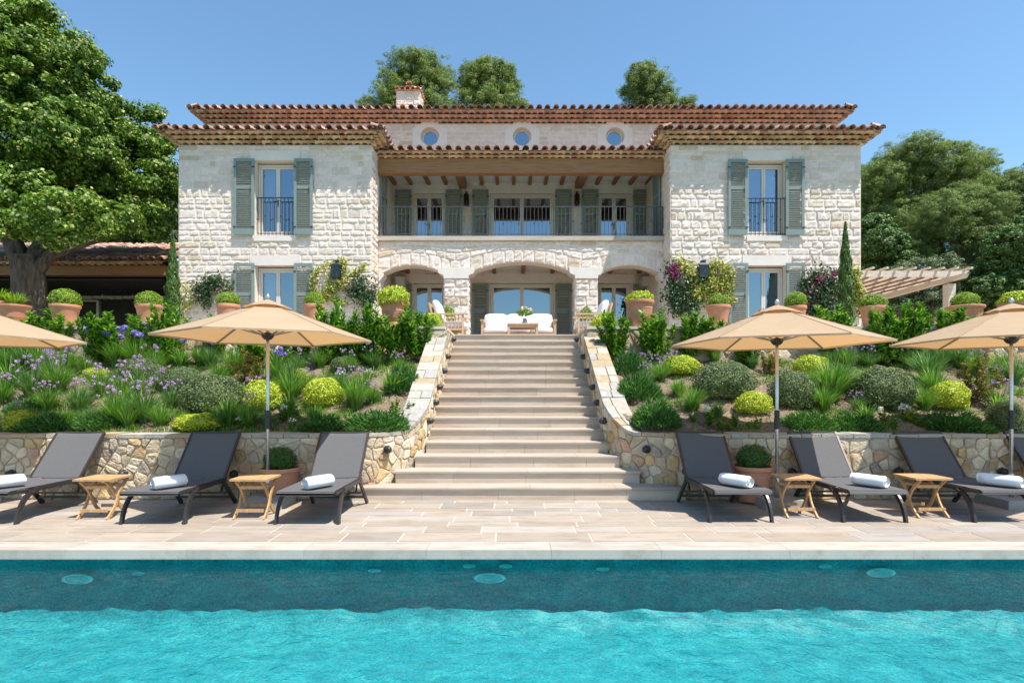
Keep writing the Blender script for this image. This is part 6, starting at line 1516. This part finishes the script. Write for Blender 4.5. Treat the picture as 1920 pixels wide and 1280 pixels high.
# ------------------------------------------------------------------ trees
def tube_tree(segs, mat, name, root, n=10):
    mb = MB()
    for pts, rs_ in segs:
        if n > 12:
            P_ = []; R_ = []
            for i in range(len(pts) - 1):
                for k in range(6): t = k / 6; P_.append(Vector(pts[i]).lerp(Vector(pts[i + 1]), t)); R_.append(rs_[i] + (rs_[i + 1] - rs_[i]) * t)
            P_.append(Vector(pts[-1])); R_.append(rs_[-1]); v0 = len(mb.V); mb.tube(P_, R_, 28, False)
            for q in range(v0, len(mb.V)):
                a = Vector(mb.V[q]); c = P_[(q - v0) // 28]; th = 2 * PI * ((q - v0) % 28) / 28; z = a.z
                mb.V[q] = tuple(c + (a - c) * (1 + .10 * math.sin(5 * th + z * 1.3) + .07 * math.sin(9 * th - z * 2.1) + .06 * math.sin(z * 4 + th * 2) + RNG.uniform(-.03, .03)))
        else: mb.tube(pts, rs_, n, False)
    return mb.build(name, mat, root, True)
def cypress(px, top, bot, w_, Y, lb, seed):
    H_ = wz(top, Y) - TZ; R = w_ / 2 * Y / F; root = empty('cypress', (wx(px, Y), Y, TZ - .05)); rs = np.random.RandomState(seed); n = int(5200 * H_ / 2.5)
    z = rs.uniform(0, 1, n); a = rs.uniform(0, 2 * math.pi, n); prof = np.minimum(1, (1 - z) * 1.9) ** .8 * np.minimum(1, .5 + z * 3) ; lump = 1 + .22 * np.sin(z * 40 + a * 2 + seed) * np.sin(a * 3)
    rr = R * prof * lump * (1 - .5 * rs.uniform(0, 1, n) ** 2); C = np.stack([np.cos(a) * rr, np.sin(a) * rr, z * H_], 1)
    N_ = unit(np.stack([np.cos(a), np.sin(a), np.zeros(n)], 1) + .6 * rnd(rs, n)); T = unit(np.stack([np.cos(a) * .35, np.sin(a) * .35, np.ones(n)], 1))
    me = np_mesh('crown', leaves(rs, C, N_, .10, .03, 0, T, .3), 4); me.materials.append(M['leaf_cypress']); place(me, 'crown', root)
    tube_tree([([(0, 0, 0), (0, 0, H_ * .9)], [.05, .01])], M['pine_bark'], 'trunk', root, 8); tag(root, lb, 'cypress tree')
cypress(324, 438, 610, 25, 14.6, 'slim cypress at the left corner of the villa', 3)
cypress(1585, 414, 610, 27, 14.6, 'slim pointed cypress in front of the right tower', 4)
def crown(rs, blobs, n, l, w_, clump=.8, per=260, up=.4, depth=.35, gap=0.0, tdir=None):
    """leaf clumps scattered over the shells of several ellipsoids"""
    vol = np.array([(b[3] * b[4] + b[4] * b[5] + b[3] * b[5]) for b in blobs]); vol = vol / vol.sum(); C = []; N_ = []
    for b, v in zip(blobs, vol):
        k = max(3, int(n * v / per)); d = rnd(rs, k); rad = 1 - depth * rs.uniform(0, 1, k) ** 1.3
        cc = np.array(b[:3]) + d * rad[:, None] * np.array(b[3:6]); cs = clump * rs.uniform(.55, 1.25, k)
        for i in range(k):
            m_ = int(per * rs.uniform(.6, 1.4)); q = rnd(rs, m_) * (rs.uniform(.25, 1, (m_, 1)) ** .5) * cs[i] * np.array([1, 1, .65])
            C.append(cc[i] + q); N_.append(unit(unit(q) * .8 + d[i] * .5 + .8 * rnd(rs, m_) + np.array([0, 0, up])))
    C = np.concatenate(C); N_ = np.concatenate(N_); return leaves(rs, C, N_, l, w_, .12, tdir)
# the big linden on the left
rs = np.random.RandomState(11); TY = 16.6; tx = wx(55, TY); root = empty('linden_tree', (tx, TY, TZ - .1)); off = np.array(root.location)
B = []
for (px, py, rx, ry, *dy) in [(60, 270, 150, 150), (-60, 200, 190, 190), (110, 180, 95, 90), (200, 230, 55, 55), (180, 330, 115, 95), (255, 330, 72, 88), (70, 100, 90, 80), (20, 60, 90, 70), (80, 380, 130, 62), (230, 400, 95, 45), (285, 250, 42, 45), (-40, 390, 120, 60), (10, 150, 110, 90), (150, 110, 40, 40), (40, 0, 50, 50), (30, 370, 90, 50, -3), (110, 400, 80, 42, -2.6), (190, 405, 80, 40, -2), (260, 415, 60, 34, -1.2), (300, 350, 36, 60), (160, 300, 60, 50, -2.5), (60, 250, 80, 60, -3), (20, 432, 90, 26, -3.2), (120, 438, 60, 22, -3)]:
    Y = TY + 1.6 + rs.uniform(-1.2, 1.2) + (.8 if px > 150 else 0) + (dy[0] if dy else 0); s_ = Y / F; B.append((wx(px, Y), Y, wz(py, Y), rx * s_, min(rx, ry) * s_ * 1.1, ry * s_))
V = np.concatenate([crown(rs, B, 250000, .105, .08, .34, 150, .45, .34), crown(rs, [(b[0], b[1], b[2], b[3] * 1.10, b[4] * 1.10, b[5] * 1.10) for b in B], 42000, .12, .09, .26, 60, .3, .12)]) - off
me = np_mesh('crown', V, 4); me.materials.append(M['leaf_linden']); place(me, 'crown', root)
z0 = 0
segs = [([(-.05, 0, 0), (-.02, 0, .3), (.0, 0, .8), (.02, 0, 1.5), (0, 0, 2.1), (-.1, 0, 2.7)], [.78, .56, .45, .40, .38, .34]), ([(-.1, 0, 2.2), (-.55, .1, 3.1), (-1.3, .3, 4.4), (-2.4, .5, 6.0)], [.28, .23, .17, .10]), ([(.1, 0, 2.2), (.55, .1, 2.8), (1.1, .5, 3.2), (1.6, 1.4, 4.2), (1.9, 1.8, 5.2)], [.22, .15, .11, .08, .05]), ([(0, 0, 2.3), (.2, .5, 3.6), (.4, .8, 5.2), (.3, 1, 7)], [.26, .20, .15, .08]),
        ([(-.3, 0, .0), (-.22, -.1, .7)], [.5, .2]), ([(.45, -.2, .0), (.3, -.12, .7)], [.4, .15]), ([(1.1, .5, 3.2), (1.9, 1.0, 3.6), (2.6, 1.6, 4.6)], [.10, .07, .04]), ([(-1.3, .3, 4.4), (-1.0, 1, 6), (-.8, 1.4, 7.6)], [.16, .1, .05])]
tube_tree(segs, M['bark'], 'trunk', root, 14); tag(root, 'huge old linden tree with a gnarled trunk at the left edge of the terrace', 'tree')
def tree(px, top, bot, w_, Y, mat, lb, seed, n=26000, kind='pine', nb=7, blobs=None, trunkto=None, grp='trees behind the villa'):
    rs = np.random.RandomState(seed); s_ = Y / F; x = wx(px, Y); zg = terrain_h(x, Y); root = empty('pine_tree' if kind == 'pine' else 'olive_tree' if kind == 'olive' else 'broadleaf_tree', (x, Y, zg - .2)); off = np.array(root.location); B = []
    if blobs:
        for (bx, by, rx, ry) in blobs:
            yy = Y + rs.uniform(-1, 1) * rx * s_ * .6; B.append((wx(bx, yy), yy, wz(by, yy), rx * s_, rx * s_ * .9, ry * s_))
    else:
        cz = (top + bot) / 2
        for k in range(nb):
            a = rs.uniform(0, 6.28); q = rs.uniform(.2, .62); ry = (bot - top) / 2 * rs.uniform(.34, .5); rx = w_ / 2 * rs.uniform(.36, .55)
            B.append((wx(px + math.cos(a) * q * (w_ / 2), Y), Y + math.sin(a * 2.3) * w_ / 3 * s_, wz(cz + math.sin(a) * q * (bot - top) / 2, Y), rx * s_, rx * s_, ry * s_))
        B.append((x, Y, wz(top + (bot - top) * .3, Y), w_ * .30 * s_, w_ * .3 * s_, (bot - top) * .28 * s_)); B.append((x, Y, wz(cz, Y), w_ * .36 * s_, w_ * .3 * s_, (bot - top) * .36 * s_))
    ls = s_ * (5.2 if kind == 'pine' else 5.0); lw = ls * (.13 if kind == 'pine' else .55 if kind != 'olive' else .34)
    V = crown(rs, B, int(n * (1.9 if kind == 'pine' else 1.4)), ls * 1.25 if kind == 'pine' else ls * .8, lw * 1.1, s_ * (11 if kind == 'pine' else 12), 110, .7, .50) - off
    V = np.concatenate([V, crown(rs, [(b[0], b[1], b[2], b[3] * 1.14, b[4] * 1.14, b[5] * 1.14) for b in B], int(n * .45), ls * 1.1 if kind == 'pine' else ls * .8, lw * 1.1, s_ * 7, 45, .7, .16) - off])
    me = np_mesh('crown', V, 4); me.materials.append(M[mat]); place(me, 'crown', root)
    zt = wz(top + (bot - top) * .45, Y) - zg; seg = [([(0, 0, 0), (w_ * s_ * .04, 0, zt * .5), (0, 0, zt)], [w_ * s_ * .05, w_ * s_ * .04, w_ * s_ * .02])]
    for b in B[:6]: seg.append(([(w_ * s_ * .02, 0, zt * rs.uniform(.5, .8)), ((b[0] - x) * .6, (b[1] - Y) * .6, b[2] - off[2] - b[5] * .5), (b[0] - x, b[1] - Y, b[2] - off[2] + b[5] * .2)], [w_ * s_ * .025, w_ * s_ * .018, w_ * s_ * .008]))
    tube_tree(seg, M['pine_bark'], 'trunk', root, 7); return tag(root, lb, 'tree', grp)
tree(775, 97, 300, 160, 38, 'leaf_pine', 'broad pine behind the chimney', 1, 30000, blobs=[(775, 150, 62, 48), (800, 135, 48, 34), (745, 155, 34, 28), (722, 180, 26, 18), (830, 170, 34, 34), (770, 120, 36, 22), (700, 188, 12, 8), (765, 210, 85, 40)])
tree(915, 113, 300, 130, 39, 'leaf_pine', 'rounded pine right of the chimney pine', 2, 26000, blobs=[(910, 160, 50, 44), (935, 145, 34, 30), (890, 150, 30, 34), (960, 165, 20, 18), (915, 130, 30, 18), (920, 210, 70, 40), (975, 190, 14, 6)])
tree(1215, 122, 300, 110, 40, 'leaf_pine', 'lone pine crown above the right half of the roof', 3, 20000, blobs=[(1212, 165, 44, 40), (1235, 180, 34, 30), (1205, 145, 28, 24), (1190, 170, 28, 24), (1215, 215, 60, 30)])
tree(1289, 176, 260, 24, 41, 'leaf_pine', 'small pine tip beside the lone pine', 4, 3000, blobs=[(1289, 194, 12, 16), (1292, 220, 18, 20)])
gR = 'trees on the slope right of the villa'
tree(1740, 250, 520, 230, 30, 'leaf_pine', 'largest pine right of the villa with several rounded crowns', 5, 70000, blobs=[(1728, 285, 44, 34), (1688, 300, 44, 38), (1770, 310, 60, 36), (1820, 310, 44, 26), (1660, 335, 48, 40), (1720, 350, 60, 50), (1650, 400, 50, 50), (1790, 350, 55, 40), (1700, 420, 60, 45), (1850, 335, 22, 16)], grp=gR)
tree(1640, 310, 520, 80, 33, 'leaf_pine', 'pine touching the right edge of the villa wall', 6, 26000, blobs=[(1640, 335, 34, 30), (1625, 380, 36, 40), (1650, 430, 44, 40), (1630, 470, 40, 40)], grp=gR)
tree(1800, 360, 560, 170, 25, 'leaf_pine_pale', 'pale yellowish pine in front of the largest pine', 7, 50000, blobs=[(1770, 400, 48, 38), (1810, 380, 44, 36), (1850, 400, 44, 40), (1790, 450, 60, 40), (1740, 440, 40, 40), (1850, 460, 55, 44), (1710, 470, 34, 30)], grp=gR)
tree(1900, 330, 560, 130, 36, 'leaf_pine_pale', 'pine crown at the right edge of the frame', 8, 36000, blobs=[(1890, 355, 44, 30), (1930, 345, 50, 34), (1880, 400, 50, 40), (1940, 400, 60, 50)], grp=gR)
tree(1910, 420, 590, 120, 22, 'leaf_oak', 'dark broadleaf tree low at the right edge', 9, 30000, 'oak', blobs=[(1900, 460, 44, 34), (1940, 440, 40, 40), (1880, 510, 50, 34), (1920, 530, 50, 30), (1850, 540, 40, 24)], grp=gR)
tree(1650, 405, 560, 80, 24, 'leaf_oak', 'broadleaf tree right beside the villa corner above the pergola', 10, 30000, 'oak', blobs=[(1640, 430, 30, 26), (1655, 460, 36, 30), (1630, 480, 26, 26), (1680, 490, 30, 22), (1640, 520, 40, 30)], grp=gR)
tree(1740, 480, 600, 120, 22.5, 'leaf_olive', 'silvery olive tree below the pergola beam', 11, 24000, 'olive', blobs=[(1710, 520, 50, 30), (1760, 510, 40, 30), (1730, 560, 60, 34), (1800, 560, 46, 26), (1690, 575, 34, 24)], grp=gR)
tree(1850, 500, 600, 140, 24, 'leaf_oak', 'dark broadleaf hedge tree behind the pot by the pergola post', 12, 26000, 'oak', blobs=[(1820, 530, 46, 26), (1870, 550, 50, 30), (1900, 520, 40, 30), (1800, 570, 40, 22), (1850, 580, 50, 20)], grp=gR)
gL = 'trees behind the outbuilding'
tree(210, 395, 500, 170, 27, 'leaf_olive', 'pale green tree above the outbuilding roof, left of two', 13, 30000, 'olive', blobs=[(150, 440, 50, 26), (200, 430, 50, 28), (240, 440, 44, 26), (120, 455, 34, 20)], grp=gL)
tree(310, 385, 500, 80, 27, 'leaf_olive', 'pale green tree between the cypress and the linden crown', 14, 22000, 'olive', blobs=[(300, 430, 34, 30), (322, 420, 26, 26), (280, 452, 30, 20), (330, 450, 30, 26)], grp=gL)
tree(20, 400, 520, 160, 28, 'leaf_oak', 'dark tree behind the linden trunk', 15, 22000, 'oak', blobs=[(0, 440, 60, 40), (60, 450, 50, 30), (-60, 430, 60, 50)], grp=gL)
rs = np.random.RandomState(77); B = []
for (px, py, rx, ry) in [(1630, 420, 60, 60), (1700, 400, 70, 60), (1770, 380, 60, 50), (1840, 390, 60, 50), (1900, 380, 60, 50), (1960, 380, 70, 60), (1650, 500, 70, 50), (1750, 480, 80, 60), (1860, 470, 80, 60), (1960, 480, 80, 70), (1700, 560, 90, 40), (1850, 560, 90, 50), (2060, 420, 80, 90), (2050, 540, 80, 60), (2180, 440, 110, 90), (2300, 460, 110, 90), (2430, 480, 120, 90), (2200, 560, 120, 60), (2380, 570, 120, 60)]:
    Y = 44 + rs.uniform(-2, 2); s_ = Y / F; B.append((wx(px, Y), Y, wz(py, Y), rx * s_, rx * s_ * .7, ry * s_))
me = np_mesh('woodland', crown(rs, B, 120000, .26, .11, .6, 100, .6, .4), 4); me.materials.append(M['leaf_pine']); tag(place(me, 'woodland'), 'dense woodland on the slope behind the pines right of the villa', 'woodland', kind='stuff')
# ------------------------------------------------------------------ outbuilding on the left
ob = empty('outbuilding', (-14.5, 19.0, TZ)); OO = Vector((14.5, -19.0, -TZ)); tag(ob, 'low tiled summer kitchen with an oak beam and dark opening behind the linden trunk', 'outbuilding')
def obp(mb, nm, mt):
    o = mb.build(nm, mt, ob); o.location = OO; return o
OX0, OX1 = -24.0, wx(318, 19.0)
r = random.Random(12); mb = MB(); mb.c = (.45, .26, .18); ez = wz(489, 18.6)
ry = 23.2; SLo = .36; rz_ = ez + (ry - 18.6) * SLo
mb.hexa([(OX0, 18.62, ez - .03), (OX1, 18.62, ez - .03), (OX1, ry, rz_ - .03), (OX0, ry, rz_ - .03), (OX0, 18.62, ez), (OX1, 18.62, ez), (OX1, ry, rz_), (OX0, ry, rz_)])
tiled(mb, (OX0, 18.55), (OX1, 18.55), ez + .015, (0, -1), SLo, 13, r, 'roof', pitch=.33, rr=.112, exp=.36); obp(mb, 'roof', M['tile'])
mb = MB(); genoise(mb, (OX0, 18.80), (OX1, 18.80), (0, -1), ez - .115, 1, r, 'ochre', 0, 0, .11, .20, .24); obp(mb, 'cornice', M['tile'])
mb = MB(); mb.box(OX0, 18.78, wz(516, 18.8), OX1, 19.08, ez - .117); obp(mb, 'beam', M['wood_beam'])
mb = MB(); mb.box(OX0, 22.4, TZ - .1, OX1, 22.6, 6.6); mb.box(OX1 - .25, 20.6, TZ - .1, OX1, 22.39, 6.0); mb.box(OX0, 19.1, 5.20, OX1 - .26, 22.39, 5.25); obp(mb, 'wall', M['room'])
mb = MB(); mb.box(wx(140, 22.3), 22.2, wz(553, 22.3), OX1 - .3, 22.38, wz(532, 22.3)); obp(mb, 'wooden_lintel', M['wood_beam'])
mb = MB(); mb.box(wx(140, 22.3), 22.25, wz(561, 22.3), OX1 - .3, 22.37, wz(553.5, 22.3)); xx = wx(184, 22.2); mb.box(xx, 22.1, TZ, xx + .09, 22.24, wz(563, 22.2)); mb.box(wx(150, 22.2), 22.1, wz(566, 22.2), xx - .003, 22.24, wz(563, 22.2)); obp(mb, 'door_frame', M['frame'])
def cage(px, Y=20.6):
    root = empty('hanging_lantern', (wx(px, Y), Y, wz(562, Y))); mb = MB(); t, b = .12, .26
    for sx_ in (-1, 1):
        for sy_ in (-1, 1): mb.bar((sx_ * b, sy_ * b, 0), (sx_ * t, sy_ * t, .55), .014, .014)
    for (q, z) in ((b, 0), (t, .55)):
        for s in (-1, 1): mb.bar((-q, s * q, z), (q, s * q, z), .014, .014); mb.bar((s * q, -q, z), (s * q, q, z), .014, .014)
    mb.bar((0, 0, .2), (0, 0, 1.05), .012, .012); mb.build('cage', M['iron'], root)
    mb = MB()
    for a in range(4): mb.tube([(.07 * math.cos(a * 1.57), .07 * math.sin(a * 1.57), .06), (.07 * math.cos(a * 1.57), .07 * math.sin(a * 1.57), .17)], .012, 6)
    mb.build('candle', M['frame'], root); return root
for px, t in ((131, 'left'), (195, 'middle'), (251, 'right')): tag(cage(px), 'black cage lantern hanging in the outbuilding, %s of three' % t, 'lantern', 'cage lanterns under the outbuilding roof')
# ------------------------------------------------------------------ pergola on the right
pg = empty('pergola', (13.2, 17.3, TZ)); PO = Vector((-13.2, -17.3, -TZ)); tag(pg, 'weathered timber pergola beyond the right tower', 'pergola')
def pgp(mb, nm):
    o = mb.build(nm, M['pergola_wood'], pg); o.location = PO; return o
PX1 = wx(1797, 17.3); zb_ = wz(520, 17.3)
mb = MB(); mb.box(wx(1776, 17.3), 17.25, TZ - .05, wx(1790, 17.3), 17.48, zb_ - .20); pgp(mb, 'post'); mb = MB(); mb.box(wx(1776, 17.3), 21.6, TZ - .05, wx(1790, 17.3), 21.83, zb_ - .20); pgp(mb, 'post')
mb = MB(); mb.hexa([(PX1 - .34, 16.8, zb_ - .10), (PX1 - .12, 16.8, zb_ - .10), (PX1 - .12, 22.2, zb_ - .20), (PX1 - .34, 22.2, zb_ - .20), (PX1 - .34, 16.75, zb_ - .001), (PX1 - .12, 16.75, zb_ - .001), (PX1 - .12, 22.2, zb_ - .001), (PX1 - .34, 22.2, zb_ - .001)]); pgp(mb, 'girder')
for k in range(7):
    y = 17.25 + k * .78; mb = MB(); e = .30
    mb.hexa([(9.8, y, zb_), (PX1 + e - .22, y, zb_), (PX1 + e - .22, y + .08, zb_), (9.8, y + .08, zb_), (9.8, y, zb_ + .19), (PX1 + e, y, zb_ + .19), (PX1 + e, y + .08, zb_ + .19), (9.8, y + .08, zb_ + .19)]); pgp(mb, 'crossbeam')
for k in range(9):
    x = 10.35 + k * .42; mb = MB(); mb.box(x - .022, 17.2, zb_ - .05, x + .022, 22.3, zb_ - .001); o = pgp(mb, 'batten'); o.data.materials.clear(); o.data.materials.append(M['wood_beam'])
    mb = MB(); mb.box(x - .03, 16.95, zb_ + .191, x + .03, 22.3, zb_ + .25); pgp(mb, 'batten')
# ------------------------------------------------------------------ underwater lights and inlets
gp = 'round fittings in the pool wall'
for px, py, w_, lb in [(145, 1085, 60, 'large pale round pool light, left one'), (918, 1083, 60, 'large pale round pool light below the steps'), (1652, 1073, 56, 'large pale round pool light, right one'), (260, 1074, 24, 'small round pool inlet right of the left light'), (702, 1069, 24, 'small round pool inlet left of the steps'), (880, 1060, 24, 'small round pool inlet, left of a close pair'), (948, 1058, 24, 'small round pool inlet, right of a close pair'), (1130, 1066, 24, 'small round pool inlet right of the steps'), (1547, 1061, 24, 'small round pool inlet left of the right light')]:
    Y = 5.485; x = wx(px, Y); z = min(wz(py, Y), -.17 - (.05 if w_ > 30 else .02)); R = w_ / 2 * Y / F; root = empty('pool_light' if w_ > 30 else 'pool_inlet', (x, Y, z)); mb = MB(); n = 32
    for (a0, a1, y0_, y1_) in ((1.0, .9, 0, -.012), (.9, .78, -.012, -.004)):
        A = [mb.v((R * a0 * math.cos(2 * PI * k / n), y0_, R * a0 * .33 * math.sin(2 * PI * k / n))) for k in range(n)]; B = [mb.v((R * a1 * math.cos(2 * PI * k / n), y1_, R * a1 * .33 * math.sin(2 * PI * k / n))) for k in range(n)]
        for k in range(n): mb.f(A[k], A[(k + 1) % n], B[(k + 1) % n], B[k])
    mb.build('rim', M['pool_light'], root)
    mb = MB(); mb.f(*[mb.v((R * .78 * math.cos(2 * PI * k / n), -.003, R * .26 * math.sin(2 * PI * k / n))) for k in range(n)]); mb.build('lens', M['pool_lens'], root); tag(root, lb, 'pool light' if w_ > 30 else 'pool inlet', gp)
